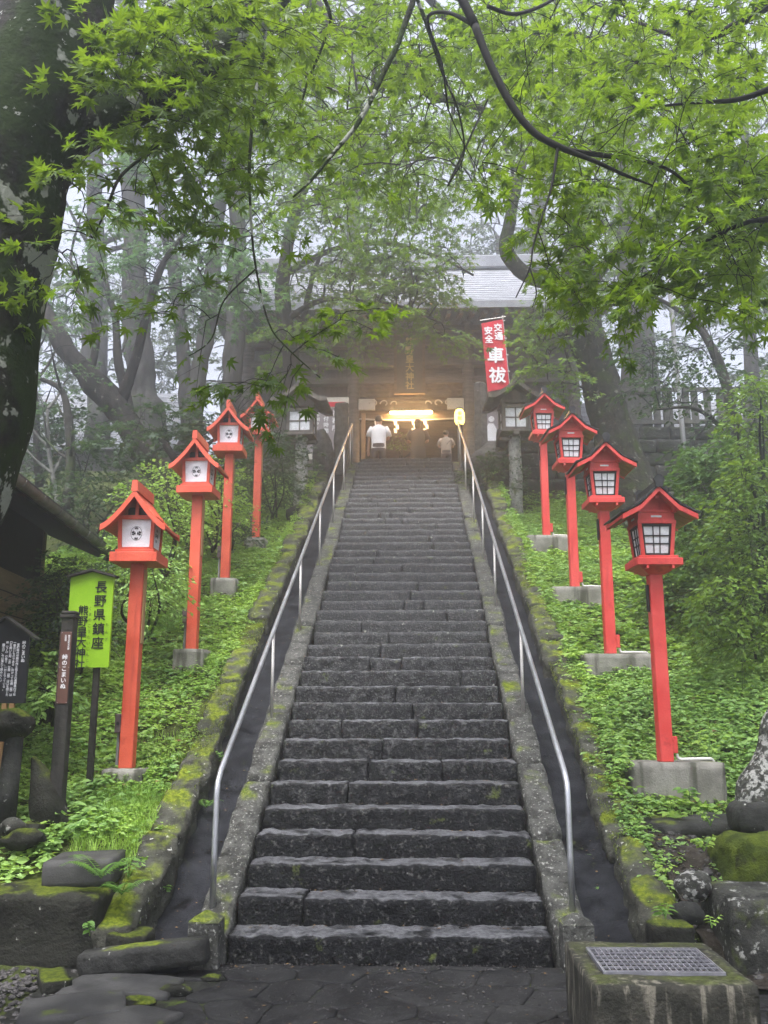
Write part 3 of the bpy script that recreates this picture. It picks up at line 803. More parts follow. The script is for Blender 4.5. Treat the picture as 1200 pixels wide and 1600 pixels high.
def crest(mb, c, ux, uz, r):
    ring(mb, c, ux, uz, r * .94, r, 40)
    for s_ in (1, -1):        # two dark winged shapes facing one another
        for p in ([(.10, -.02), (.20, .20), (.34, .30), (.30, .12), (.44, .02), (.36, -.16), (.20, -.22)],
                  [(.36, .16), (.52, .40), (.60, .26), (.86, .24), (.78, .02), (.52, .00)],
                  [(.42, -.04), (.76, -.06), (.78, -.26), (.62, -.20), (.54, -.36), (.40, -.20)]):
            flat(mb, [(a * s_, b) for a, b in p][::s_], c, ux, uz, r)
    for s_ in (1, -1):        # a striped half-round fan above and below
        cc = np.asarray(c) + np.asarray(uz) * s_ * .54 * r
        for k in range(5):
            a0 = (12 + k * 32) * s_
            ring(mb, cc, ux, uz, r * .09, r * .36, 6, min(a0, a0 + 25 * s_), max(a0, a0 + 25 * s_))

def lantern_paper(label):
    t = thing('red_lantern', (0, 0, 0), label, 'lantern', 'red paper lanterns on the left bank')
    m = MB(); m.stone((-.17, -.16, -.42), (.17, .2, 0), res=.05, rad=.012, amp=.003, seed=3); m.build('plinth', K['concrete'], t, smooth=True, local=True)
    m = MB(); m.box(-.059, .059, -.059, .059, .0, 1.75, .005); m.build('post', K['redA'], t, local=True)
    m = MB(); m.box(.0605, .070, -.040, .040, 1.05, 1.70, .002); m.build('name_strip', K['tan'], t, local=True)
    m = MB(); m.box(-.255, .255, -.255, .255, 1.745, 1.83, .004); m.build('tray', K['redA'], t, local=True)
    m = MB()
    m.box(-.21, .21, -.21, .21, 1.831, 1.858, .003)
    # four leaning corner posts, wider at the top
    for i in (-1, 1):
        for j in (-1, 1):
            B = [(i * a, j * b, 1.858) for a, b in ((.150, .150), (.188, .150), (.188, .188), (.150, .188))]
            T = [(i * (a + .014), j * (b + .014), 2.16) for a, b in ((.150, .150), (.188, .150), (.188, .188), (.150, .188))]
            if i * j < 0: B, T = B[::-1], T[::-1]
            m.hexa(B, T)
    for i in (-1, 1):     # sills and head rails
        m.box(i * .150, i * .192, -.15, .15, 1.858, 1.880); m.box(-.15, .15, i * .150, i * .192, 1.858, 1.880)
        m.box(i * .160, i * .208, -.16, .16, 2.128, 2.162); m.box(-.16, .16, i * .160, i * .208, 2.128, 2.162)
        m.box(-.018, .018, i * .17, i * .20, 2.162, 2.31)
    m.build('frame', K['redA'], t, local=True)
    m = MB(); m.box(-.15, .15, -.15, .15, 1.882, 2.125); m.box(-.11, .11, -.15, .15, 2.165, 2.24); m.build('inner_box', K['black'], t, local=True)
    for k in range(4):
        M = Matrix.Rotation(k * math.pi / 2, 3, 'Z'); rot = np.array(M)
        a, b = .152, .166; yb, yt = -.168, -.181
        m = MB(); q = np.array([(-a, yb, 1.880), (a, yb, 1.880), (b, yt, 2.128), (-b, yt, 2.128), (-a, yb + .006, 1.880), (a, yb + .006, 1.880), (b, yt + .006, 2.128), (-b, yt + .006, 2.128)])
        m.add(q @ rot.T, [(0, 1, 2, 3), (7, 6, 5, 4), (0, 4, 5, 1), (1, 5, 6, 2), (2, 6, 7, 3), (3, 7, 4, 0)])
        p = m.build('panel', K['paper'], t, local=True)
        c = np.array([0, -.1775, 2.003]) @ rot.T; ux = np.array([1, 0, 0]) @ rot.T; uz = norm(np.array([0, -.052, 1])) @ rot.T
        m = MB(); crest(m, c, ux, uz, .062); m.build('crest', K['ink'], p, local=True)
    # roof with swept-up concave slopes, ridge running front to back
    m = MB(); U = np.linspace(0, 1, 10)
    def rz(u): return 2.055 + .315 * (1 - u) ** 1.35
    for s_ in (-1, 1):
        top = [(s_ * .345 * u, rz(u)) for u in U]
        bot = [(s_ * .345 * u, rz(u) - .022) for u in U[::-1]]
        poly = top + bot
        m.prism(poly if s_ < 0 else poly[::-1], -.315, .315)
    r = m.build('roof', K['redA'], t, local=True)
    for yy in ((-.345, -.316), (.316, .345)):
        m = MB(); poly = [(v * .35, rz(abs(v)) + .004) for v in VV] + [(v * .35, rz(abs(v)) - .062 + .012 * abs(v)) for v in VV[::-1]]
        gable(m, poly, *yy); m.build('gable_board', K['redA'], r, local=True)
    m = MB(); m.prism([(-.036, 2.355), (.036, 2.355), (.028, 2.452), (-.028, 2.452)], -.35, .35); m.build('ridge', K['redA'], r, local=True)
    b = MB(); b.box(-.115, -.061, -.045, .045, .29, .45, .006); b = b.build('outlet_box', K['boxbrown'], t, local=True)
    m = MB(); m.tube([(-.088, 0, .29), (-.088, 0, -.01)], .014, 8); m.lathe([(.016, 0), (.016, .02)], 10, (-.088, 0, .27)); m.build('conduit', K['greypipe'], b, local=True)
    m = MB(); m.tube([(-.088, -.046, .37), (-.088, -.051, .37)], .014, 10); m.build('socket', K['ink'], b, local=True)
    return t

def slim(o, f, keep=('plinth', 'post', 'name_strip', 'outlet_box', 'switch_box', 'cable_clip', 'conduit')):
    for c in kids(o):
        if c.name.split('.')[0] in keep: continue
        n = len(c.data.vertices); co = np.empty(n * 3, np.float32); c.data.vertices.foreach_get('co', co)
        co = co.reshape(-1, 3); co[:, :2] *= f; c.data.vertices.foreach_set('co', co.ravel()); c.data.update(); slim(c, f, keep)
LA = [((-2.285, 1.84, 1.07), 1.0), ((-2.30, 4.06, 2.209), 1.0), ((-2.385, 6.14, 3.286), 1.0), ((-2.44, 8.80, 4.329), 1.0)]
lab = ['red lantern with white crest panels nearest the green sign, lowest and largest of its row',
       'red lantern with white crest panels, second one up the left bank',
       'red lantern with white crest panels, third one up the left bank',
       'smallest red lantern with white crest panels, highest on the left bank']
pa = lantern_paper(lab[0]); slim(pa, .81)
lant = [pa] + [copy_tree(pa) for _ in range(3)]
for t, (p, s), l, rz_, tilt in zip(lant, LA, lab, (.02, -.02, .03, -.01), (.004, 0, .003, .002)):
    t.location = p; t['label'] = l; t.rotation_euler = (0, tilt, rz_)

# ------------------------------------------------------------------ red lanterns, right kind: lattice windows and black roofs
def lantern_lattice(label):
    t = thing('red_lantern', (0, 0, 0), label, 'lantern', 'red lattice lanterns on the right bank')
    m = MB(); m.stone((-.33, -.14, -.55), (.46, .30, 0), res=.06, rad=.012, amp=.003, seed=5); m.build('plinth', K['concrete'], t, smooth=True, local=True)
    m = MB(); m.box(-.057, .057, -.057, .057, 0, 1.62, .005); m.build('post', K['redB'], t, local=True)
    m = MB(); m.box(.0572, .106, -.03, .03, .07, .21, .004); m.build('switch_box', K['redB'], t, local=True)
    m = MB(); m.tube(smooth_path([(.10, .0, .06), (.12, .0, .022), (.2, .0, .02), (.36, .04, .02), (.43, .08, .01), (.475, .12, -.08), (.49, .15, -.3)]), .014, 8)
    m.build('conduit', K['whitepipe'], t, smooth=True, local=True)
    m = MB(); m.box(-.080, -.0575, -.02, .02, 1.28, 1.52, .003); m.build('cable_clip', K['black'], t, local=True)
    m = MB()
    m.hexa([(-.09, -.09, 1.605), (.09, -.09, 1.605), (.09, .09, 1.605), (-.09, .09, 1.605)], [(-.2, -.2, 1.668), (.2, -.2, 1.668), (.2, .2, 1.668), (-.2, .2, 1.668)])
    for i in (-1, 1): m.box(i * .118, i * .142, -.235, .235, 1.640, 1.668); 
    m.box(-.235, .235, -.235, .235, 1.670, 1.735, .006); m.box(-.20, .20, -.20, .20, 1.735, 1.76, .003)
    m.build('tray', K['redB'], t, local=True)
    m = MB()
    for i in (-1, 1):
        for j in (-1, 1):
            B = [(i * a, j * b, 1.76) for a, b in ((.128, .128), (.165, .128), (.165, .165), (.128, .165))]
            T = [(i * (a + .030), j * (b + .030), 2.045) for a, b in ((.128, .128), (.165, .128), (.165, .165), (.128, .165))]
            if i * j < 0: B, T = B[::-1], T[::-1]
            m.hexa(B, T)
    m.box(-.20, .20, -.20, .20, 2.045, 2.075, .002); m.box(-.188, .188, -.188, .188, 2.075, 2.145)
    m.box(-.20, .20, -.20, .20, 2.145, 2.165, .002)
    G = [(-.172, 2.165), (.172, 2.165), (.172, 2.20), (.0, 2.315), (-.172, 2.20)]
    m.prism(G, -.172, .172)
    for i in (-1, 1): m.box(-.02, .02, i * .23, i * .262, 2.262, 2.288, .004)
    for i in (-1, 1):
        for j in (-1, 1):
            m.box(i * .160, i * .196, j * .176, j * .250, 2.166, 2.196); m.box(i * .165, i * .19, j * .176, j * .225, 2.14, 2.166)
    m.build('housing', K['redB'], t, local=True)
    m = MB()
    for s_ in (-1, 1):
        for ax in (0, 1):
            q = np.array([(-.055, -.1895, 2.10), (.055, -.1895, 2.10), (.055, -.1895, 2.117), (-.055, -.1895, 2.117)]) * np.array([1, -s_, 1])
            if ax: q = q[:, [1, 0, 2]]
            m.add(q, [(0, 1, 2, 3) if (s_ < 0) != bool(ax) else (3, 2, 1, 0)])
    m.build('vent_slot', K['glass'], t, local=True)
    for k in range(4):
        rot = np.array(Matrix.Rotation(k * math.pi / 2, 3, 'Z'))
        a, b = .130, .158; yb, yt, zb, zt = -.140, -.168, 1.762, 2.043
        def P(u, v, d=0):       # u -1..1, v 0..1 on the leaning window
            w_ = a + (b - a) * v
            return np.array([u * w_, yb + (yt - yb) * v - d, zb + (zt - zb) * v]) @ rot.T
        m = MB(); m.add([P(-1, 0), P(1, 0), P(1, 1), P(-1, 1)], [(0, 1, 2, 3)])
        p = m.build('window', K['glass'], t, local=True)
        m = MB()
        def bar(u0, u1, v0, v1):
            m.hexa([P(u0, v0, -.004), P(u1, v0, -.004), P(u1, v1, -.004), P(u0, v1, -.004)], [P(u0, v0, .010), P(u1, v0, .010), P(u1, v1, .010), P(u0, v1, .010)])
        for u0, u1 in ((-1, -.86), (.86, 1), (-.265, -.20), (.20, .265)): bar(u0, u1, .0, 1)
        for v0, v1 in ((0, .08), (.92, 1), (.36, .40), (.61, .65)): bar(-.855, .855, v0 + .001, v1 - .001)
        m.build('lattice', K['black'], p, local=True)
    # broken-slope roof: steep at the ridge, flatter at the eaves
    def rz(u):
        return 2.355 - (.165 * u / .5 if u < .5 else .165 + (u - .5) * .17)
    U = [0, .25, .5, .75, 1.0]
    m = MB()
    for s_ in (-1, 1):
        poly = [(s_ * .385 * u, rz(u)) for u in U] + [(s_ * .385 * u, rz(u) - .028) for u in U[::-1]]
        m.prism(poly if s_ < 0 else poly[::-1], -.30, .30)
    r = m.build('roof', K['redB'], t, local=True)
    for yy in ((-.335, -.301), (.301, .335)):
        m = MB(); W_ = [-1, -.75, -.5, -.25, 0, .25, .5, .75, 1]
        gable(m, [(v * .385, rz(abs(v))) for v in W_] + [(v * .385, rz(abs(v)) - .045) for v in W_[::-1]], *yy); m.build('gable_board', K['redB'], r, local=True)
    m = MB()
    for s_ in (-1, 1):           # overlapping tiles in courses
        for q in range(6):
            u0, u1 = q / 6.0, (q + 1.25) / 6.0
            poly = [(s_ * .40 * u0, rz(u0) + .004), (s_ * .40 * min(u1, 1.02), rz(min(u1, 1.02)) + .012), (s_ * .40 * min(u1, 1.02), rz(min(u1, 1.02)) + .028), (s_ * .40 * u0, rz(u0) + .018)]
            m.prism(poly if s_ < 0 else poly[::-1], -.345, .345)
    m.build('tiles', K['tile'], r, local=True)
    for s_ in (-1, 1):           # tan boards under the eaves
        m = MB()
        poly = [(s_ * .385 * u, rz(u) - .029) for u in (.56, .96)] + [(s_ * .385 * u, rz(u) - .037) for u in (.96, .56)]
        for q in range(4):
            y0 = -.285 + q * .145
            m.prism(poly if s_ < 0 else poly[::-1], y0, y0 + .132)
        m.build('eave_boards', K['tan'], r, local=True)
    m = MB(); m.box(-.028, .028, -.33, .33, 2.345, 2.41, .004); c = [(-.034, 2.345), (.034, 2.345), (.054, 2.425), (.022, 2.455), (-.022, 2.455), (-.054, 2.425)]
    m.prism(c, -.362, -.325); m.prism(c, .325, .362); m.build('ridge_cap', K['tile'], r, local=True)
    return t

LB = [(2.305, 2.02, 1.121), (2.33, 4.16, 2.157), (2.325, 6.20, 3.161), (2.33, 8.66, 4.318)]
lab = ['red lantern with lattice windows and black roof nearest the drain grate, lowest on the right',
       'red lattice lantern with black roof, second one up the right bank',
       'red lattice lantern with black roof, third one up the right bank',
       'topmost red lattice lantern with black roof, overlapping the grey wooden lantern on the right']
pb = lantern_lattice(lab[0]); slim(pb, .86)
lant = [pb] + [copy_tree(pb) for _ in range(3)]
for t, p, l, rz_ in zip(lant, LB, lab, (.05, .03, .06, .04)):
    t.location = p; t['label'] = l; t.rotation_euler = (0, 0, rz_)

# ------------------------------------------------------------------ old wooden lanterns on stone posts at the top of the stairs
def old_lantern(label, dead):
    t = thing('old_lantern', (0, 0, 0), label, 'lantern', 'weathered wooden lanterns at the stair head')
    m = MB(); m.tube([(0, 0, -.6), (0, 0, 0), (0.01, 0, .6), (0, 0, 1.2), (.015, 0, 1.42)], [.155, .15, .13, .125, .135], 9, noise=.12, seed=4); m.build('stone_post', K['granite'], t, smooth=True, local=True)
    m = MB(); m.box(-.10, .10, -.10, .10, 1.30, 1.36, .01); m.box(-.30, .30, -.06, .06, 1.28, 1.335, .008); m.box(-.06, .06, -.30, .30, 1.336, 1.39, .008); m.box(-.30, .30, -.30, .30, 1.39, 1.44, .01)
    m.build('bracket', K['oldwood'], t, local=True)
    m = MB()
    for i in (-1, 1):
        for j in (-1, 1): m.box(i * .205, i * .27, j * .205, j * .27, 1.44, 2.0, .006)
    for i in (-1, 1):
        for z0, z1 in ((1.44, 1.50), (1.90, 1.97)): m.box(i * .212, i * .262, -.205, .205, z0, z1); m.box(-.205, .205, i * .212, i * .262, z0, z1)
    m.box(-.29, .29, -.29, .29, 2.0, 2.05, .006); m.prism([(-.27, 2.05), (.27, 2.05), (.27, 2.1), (0, 2.29), (-.27, 2.1)], -.25, .25)
    m.build('frame', K['oldwood'], t, local=True)
    for k in range(4):
        rot = np.array(Matrix.Rotation(k * math.pi / 2, 3, 'Z'))
        m = MB(); m.add(np.array([(-.205, -.235, 1.50), (.205, -.235, 1.50), (.205, -.235, 1.90), (-.205, -.235, 1.90)]) @ rot.T, [(0, 1, 2, 3)])
        p = m.build('window', K['glass'], t, local=True)
        m = MB()
        for b in ((-.012, .012, 1.50, 1.90), (-.205, -.013, 1.688, 1.712), (.013, .205, 1.688, 1.712)):
            q = MB(); q.box(b[0], b[1], -.25, -.236, b[2], b[3]); m.add(np.vstack(q.v) @ rot.T, q.f[0])
        m.build('lattice', K['oldwood'], p, local=True)
    U = np.linspace(0, 1, 9)
    def rz(u): return 2.08 + .36 * (1 - u) ** 1.6 + .04 * max(0, u - .75) * 4
    m = MB()
    for s_ in (-1, 1):
        poly = [(s_ * .56 * u, rz(u)) for u in U] + [(s_ * .56 * u, rz(u) - .05) for u in U[::-1]]
        m.prism(poly if s_ < 0 else poly[::-1], -.47, .47)
    r = m.build('roof', K['oldroof'], t, local=True)
    for yy in ((-.51, -.471), (.471, .51)):
        m = MB(); gable(m, [(v * .57, rz(abs(v)) + .01) for v in VV] + [(v * .57, rz(abs(v)) - .09) for v in VV[::-1]], *yy); m.build('gable_board', K['oldwood'], r, local=True)
    m = MB(); m.prism([(-.07, 2.40), (.07, 2.40), (.05, 2.50), (-.05, 2.50)], -.45, .45); m.prism([(-.09, 2.40), (.09, 2.40), (.07, 2.53), (0, 2.60), (-.07, 2.53)], -.53, -.45); m.prism([(-.09, 2.40), (.09, 2.40), (.07, 2.53), (0, 2.60), (-.07, 2.53)], .45, .53)
    m.build('ridge', K['oldroof'], r, local=True)
    return t
ol = old_lantern('weathered grey wooden lantern on a speckled stone post right of the stair head', 0)
ol.location = (2.215, 11.8, 5.58); ol.rotation_euler = (0, 0, .05)
ol2 = copy_tree(ol); ol2.location = (-2.09, 11.8, 5.55); ol2.rotation_euler = (0, 0, -.05)
ol2['label'] = 'weathered wooden lantern on a lichened stone post left of the stair head'

# ------------------------------------------------------------------ signs on the left
def board(t, x0, x1, z0, z1, y, peak, m_, name='board', th=.03):
    m = MB(); xc = (x0 + x1) / 2
    m.prism([(x0, z0), (x1, z0), (x1, z1), (xc, z1 + peak), (x0, z1)], y, y + th); return m.build(name, m_, t)
def sign_roof(t, x0, x1, z1, y, peak, ov, d, m_):
    m = MB(); xc = (x0 + x1) / 2
    for s_, xe in ((-1, x0 - ov), (1, x1 + ov)):
        k = peak / (xc - x0); ze = z1 - ov * k
        poly = [(xc, z1 + peak + .004), (xe, ze + .004), (xe, ze + .022), (xc, z1 + peak + .024)]
        m.prism(poly if s_ > 0 else poly[::-1], y - d, y + d + .03)
    return m.build('cap', m_, t)
UX, UZ = np.array([1.0, 0, 0]), np.array([0, 0, 1.0])
SIGNY = 1.5
t = thing('green_sign', (-2.50, SIGNY, 1.0), 'bright green sign with black brush characters and a small peaked cap, on a dark pole', 'sign')
board(t, -2.755, -2.385, 1.90, 2.655, SIGNY, .05, K['signgreen'])
sign_roof(t, -2.755, -2.385, 2.655, SIGNY, .05, .02, .04, K['charwood'])
m = MB(); m.box(-2.525, -2.475, SIGNY + .032, SIGNY + .075, .75, 2.6, .004); m.build('pole', K['charwood'], t)
m = MB(); y = SIGNY - .003
write(m, '長野県鎮座', (-2.488, y, 2.575), UX, UZ, .108, .118, bold=.016)
write(m, '熊野皇大神社', (-2.628, y, 2.375), UX, UZ, .092, .0885, bold=.016)
write(m, 'ちんざ', (-2.418, y, 2.255), UX, UZ, .03, .062)
write(m, 'くまのこうたいじんじゃ', (-2.568, y, 2.39), UX, UZ, .033, .048)
m.build('lettering', K['ink'], t)
PY = 1.0
t = thing('marker_post', (-2.545, PY, .75), 'square dark wooden marker post with a narrow brown plate of white writing', 'marker post')
m = MB(); m.box(-2.60, -2.50, PY - .05, PY + .05, .62, 2.26, .006); m.build('post', K['charwood'], t)
m = MB(); m.box(-2.612, -2.488, PY - .062, PY + .062, 2.26, 2.285, .004); m.box(-2.606, -2.494, PY - .056, PY + .056, 2.285, 2.315, .01); m.build('post_cap', K['charwood'], t)
m = MB(); m.box(-2.590, -2.507, PY - .056, PY - .0505, 1.60, 2.15, .001)
m.box(-2.6055, -2.6005, PY - .04, PY + .04, 1.60, 2.15, .001); p = m.build('plate', K['signbrown'], t)
m = MB(); y = PY - .058
write(m, '峠のこまいぬ', (-2.548, y, 1.955), UX, UZ, .044, .0445, bold=.02)
write(m, '軽井沢町文化財', (-2.525, y, 2.118), UX, UZ, .0165, .0168, bold=.02)
write(m, '石造物', (-2.552, y, 2.118), UX, UZ, .0165, .0168, bold=.02)
for xx in (-2.584, -2.513):
    for zz in (2.142, 1.875, 1.608):
        m.lathe([(.003, 0), (.003, .002)], 8, (xx, y, zz))
m.build('lettering', K['white'], p)
BY_ = 1.2
t = thing('black_board', (-3.10, BY_, 1.0), 'black notice board with a peaked top and columns of white writing, behind the mossy stone', 'notice board')
board(t, -3.345, -2.945, 1.605, 2.14, BY_, .135, K['signblack'])
sign_roof(t, -3.345, -2.945, 2.14, BY_, .135, .06, .05, K['charwood'])
for x in (-3.20, -3.13, -3.07):
    m = MB(); m.box(x, x + .04, BY_, BY_ + .03, .9, 1.604, .003); m.build('leg', K['tan'], t)
m = MB(); y = BY_ - .003; x = -2.985
write(m, '峠のこまいぬ', (x, y, 2.085), UX, UZ, .032, .0285, bold=.03)
for q, (s_, dz) in enumerate([('室町時代中期の作と伝えられ長野県内では', -.018), ('一番古いものである。向かって右側（雄）は', 0), ('口を開いた阿（あ）左側（雌）は口を閉じた', 0), ('吽（うん）の像で、一対となっている。', 0), ('願文が、今は薄れて読みにくい', -.018)]):
    write(m, s_, (x - .046 - q * .030, y, 2.085 + dz), UX, UZ, .0235, .0218, bold=.03)
m.build('lettering', K['white'], t)

# ------------------------------------------------------------------ hut with a gutter on the left
hd = np.array([-.106, .994, 0]); hn = np.array([.994, .106, 0])      # along the eave, and out of the wall
h0 = np.array([-3.26, 1.0, 3.5]); t = thing('wooden_hut', (-5.2, 3.4, 1.0), 'dark wooden hut behind the signs, its eave gutter running back to the first lantern', 'hut')
e0, e1 = h0 - hd * 1.6, h0 + hd * 5.38
def off(p, n_, z): return p - hn * n_ + np.array([0, 0, z])
def quad_slab(m, a, b, n0, z0, n1, z1, th):
    B = [off(a, n0, z0), off(b, n0, z0), off(b, n1, z1), off(a, n1, z1)]; T = [q + np.array([0, 0, th]) for q in B]
    m.hexa(B, T)
m = MB(); quad_slab(m, e0, e1, 0.0, 0.02, 2.6, 1.15, .09); r = m.build('roof', K['hutroof'], t)
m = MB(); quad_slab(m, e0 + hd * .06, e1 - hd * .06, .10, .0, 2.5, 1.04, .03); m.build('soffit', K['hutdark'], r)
m = MB()
pth = np.array([e0 + (e1 - e0) * u for u in np.linspace(0, 1, 30)]) + hn * .035 + np.array([0, 0, .02])
a = np.linspace(math.pi, 2 * math.pi, 9); rows = []
for rr in (.058, .052):
    for p in pth: rows.append([p + hn * rr * math.cos(q) + np.array([0, 0, rr * math.sin(q)]) for q in a])
rows = np.array(rows)
for blk in (rows[:30], rows[30:]): m.grid(blk[..., 0], blk[..., 1], blk[..., 2])
for u in np.arange(.05, 1, .085):
    p = e0 + (e1 - e0) * u + hn * .035 + np.array([0, 0, .02])
    m.tube([p + hn * .062 * math.cos(q) + np.array([0, 0, .062 * math.sin(q)]) for q in a], .005, 5)
m.build('gutter', K['gutter'], r, smooth=True)
w0, w1 = h0 - hd * 1.5, h0 + hd * 4.15
m = MB(); z0 = -2.9
B = [off(w0, .78, z0), off(w1, .78, z0), off(w1, 3.4, z0), off(w0, 3.4, z0)]; T = [off(w0, .78, .26), off(w1, .78, .26), off(w1, 3.4, 1.35), off(w0, 3.4, 1.35)]
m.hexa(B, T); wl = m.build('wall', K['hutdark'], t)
m = MB()
for q in range(5):
    za, zb = -1.62 + q * .24, -1.62 + q * .24 + .225
    m.hexa([off(w0 + hd * .1, .775, za), off(w1 - hd * .06, .775, za), off(w1 - hd * .06, .755, za), off(w0 + hd * .1, .755, za)],
           [off(w0 + hd * .1, .775, zb), off(w1 - hd * .06, .775, zb), off(w1 - hd * .06, .765, zb), off(w0 + hd * .1, .765, zb)])
m.build('cladding', K['hutwall'], wl)
m = MB(); m.hexa([off(w1, .76, z0), off(w1 + hd * .1, .76, z0), off(w1 + hd * .1, .88, z0), off(w1, .88, z0)], [off(w1, .76, .24), off(w1 + hd * .1, .76, .24), off(w1 + hd * .1, .88, .24), off(w1, .88, .24)])
m.build('corner_post', K['hutwall'], wl)

# ------------------------------------------------------------------ loose stones, walls and the drain box at the foot of the stairs
def rock(name, label, cat, m_, fn, group=None, smooth=True, org=None):
    m = MB(); fn(m); return tag(m.build(name, K[m_], smooth=smooth, origin=org if org is not None else np.vstack(m.v).mean(0) * np.array([1, 1, 0]) + np.array([0, 0, np.vstack(m.v)[:, 2].min()])), label, cat, group)
def Rz(a, c, tilt=0):
    M = Matrix.Translation(c) @ Matrix.Rotation(a, 4, 'Z') @ Matrix.Rotation(tilt, 4, 'Y') ; return np.array(M)
rock('retaining_block', 'wide dark stone block with a bright moss top beside the gravel', 'stone block', 'mossstone',
     lambda m: m.stone((-3.4, -.14, -.05), (-1.83, .50, .43), res=.05, rad=.04, amp=.012, freq=6, seed=21, big=.02))
rock('stone_slab', 'bare grey step slab lying above the moss-topped block', 'stone slab', 'slab',
     lambda m: m.stone((-.23, -.24, -.09), (.23, .24, .085), res=.04, rad=.02, amp=.006, freq=7, seed=22, M=Rz(.10, (-2.08, .36, .50), -.04)))
rock('stone_block', 'small mossy block between the moss-topped block and the slanting stone beam', 'stone block', 'mossstone',
     lambda m: m.stone((-1.76, -.20, .0), (-1.50, .08, .20), res=.04, rad=.03, amp=.01, freq=8, seed=23))
rock('stone_beam', 'long dark stone beam lying at a slant left of the first step', 'stone beam', 'darkstone',
     lambda m: m.stone((-.385, -.09, -.075), (.385, .08, .07), res=.04, rad=.02, amp=.007, freq=7, seed=24, M=Rz(.03, (-1.475, -.27, .10), -.11)))
for i, (x, y, sx_, sy_, a, l) in enumerate([(-1.52, -.56, .62, .36, -.06, 'flat grey paving slab just in front of the slanting stone beam'),
                                            (-1.66, -.98, .52, .40, .30, 'long flat slab with mossy edges at the corner of the gravel'),
                                            (-1.30, -1.18, .44, .34, -.3, 'flat slab nearest the camera at the left edge of the flagstones'),
                                            (-1.93, -.45, .16, .34, .5, 'narrow mossy slab wedged between gravel and flat slabs')]):
    rock('flat_stone', l, 'flat stone', 'slab' if i != 3 else 'mossstone', lambda m: m.stone((-sx_ / 2, -sy_ / 2, -.06), (sx_ / 2, sy_ / 2, .03), res=.03, rad=.015, amp=.008, freq=6, seed=60 + i, big=.03, M=Rz(a, (x, y, 0))))
for i, (x, y, r_, l) in enumerate([(-1.20, -.62, .07, 'mossy lump in the joint right of the flat paving slab'), (-1.35, -.82, .06, 'low mossy stone between two flat slabs'),
                                   (-1.05, -.36, .045, 'small dark stone beside the left foot stone'), (-1.02, -1.45, .05, 'mossy lump at the near edge of the flagstones')]):
    rock('mossy_stone', l, 'stone', 'mossstone', lambda m: m.blob((x, y, .0), (r_ * 1.5, r_, r_ * .5), seed=70 + i))
s = thing('stone_statue', (-2.82, .95, .75), 'weathered mossy guardian statue at the left edge, in front of the black notice board', 'statue')
m = MB(); m.blob((-2.95, .9, 1.445), (.20, .22, .125), seed=3, amp=.18); m.build('head', K['mossstone'], s, smooth=True)
m = MB(); m.tube([(-2.90, .86, .70), (-2.885, .88, 1.0), (-2.875, .9, 1.38)], [.085, .075, .085], 9, noise=.2, seed=2); m.build('foreleg', K['darkstone'], s, smooth=True)
m = MB(); m.tube(smooth_path([(-2.58, .98, .66), (-2.63, .99, .85), (-2.68, 1.0, 1.02), (-2.76, 1.0, 1.20)]), [.16, .15, .12, .02], 12, noise=.25, seed=5); m.build('body', K['mossstone'], s, smooth=True)
m = MB(); m.stone((-3.2, .72, .5), (-2.55, 1.2, .74), res=.05, rad=.04, amp=.02, freq=6, seed=8); m.build('base', K['mossstone'], s, smooth=True)
rock('lichen_stone', 'pale lichened stone at the foot of the mossy statue', 'stone', 'lichenrock', lambda m: m.blob(at(22, 1292, Y=.62), (.09, .07, .06), seed=12))
rock('lichen_stone', 'flat mossy stone at the left edge below the statue', 'stone', 'mossstone', lambda m: m.blob(at(35, 1312, Y=.55), (.16, .12, .07), seed=13))

b = thing('drain_box', (1.31, -1.32, 0), 'mossy concrete drain box with a steel grate at lower right', 'drain box')
m = MB(); x0, x1, y0, y1, zt = .945, 1.69, -1.73, -.91, .35; gx0, gx1, gy0, gy1 = 1.035, 1.60, -1.545, -1.08
kw = dict(res=.04, rad=.018, amp=.005, freq=8)
m.stone((x0, y0, -.03), (x1, gy0, zt), seed=1, **kw); m.stone((x0, gy1, -.03), (x1, y1, zt), seed=2, **kw)
m.stone((x0, gy0 - .02, -.03), (gx0, gy1 + .02, zt - .002), seed=3, **kw); m.stone((gx1, gy0 - .02, -.03), (x1, gy1 + .02, zt - .002), seed=4, **kw)
m.build('box', K['darkconc'], b, smooth=True)
m = MB(); m.box(gx0 - .01, gx1 + .01, gy0 - .01, gy1 + .01, .0, .12); m.build('sump', K['ink'], b)
m = MB()
for k in range(20):
    x = gx0 + .012 + k * (gx1 - gx0 - .024) / 19; m.box(x - .0022, x + .0022, gy0 + .004, gy1 - .004, zt - .006, zt + .004)
for k in range(7):
    y = gy0 + .03 + k * (gy1 - gy0 - .06) / 6; m.box(gx0 + .004, gx1 - .004, y - .0035, y + .0035, zt - .004, zt + .006)
for yy in (gy0, gy1 - .006): m.box(gx0, gx1, yy, yy + .006, zt - .028, zt + .007)
for xx in (gx0, gx1 - .006): m.box(xx, xx + .006, gy0 + .006, gy1 - .006, zt - .028, zt + .007)
m.build('grate', K['grate'], b)
rock('retaining_block', 'big dark stone block with pale lichen blotches at the right edge behind the drain box', 'stone block', 'lichenrock',
     lambda m: m.stone((2.02, -.32, -.05), (3.3, .36, .45), res=.05, rad=.045, amp=.013, freq=6, seed=41, big=.025))
rock('moss_ledge', 'thick bright moss cushion on a ledge at the right edge above the lichened block', 'moss ledge', 'mossall',
     lambda m: m.stone((2.26, .50, .25), (3.4, .98, .70), res=.03, rad=.14, amp=.03, freq=9, seed=42, big=.09))
rock('lichen_stone', 'round stone with white lichen left of the moss cushion', 'stone', 'lichenwhite', lambda m: m.blob(at(1084, 1384, Y=.12), (.115, .10, .095), seed=43, amp=.2))
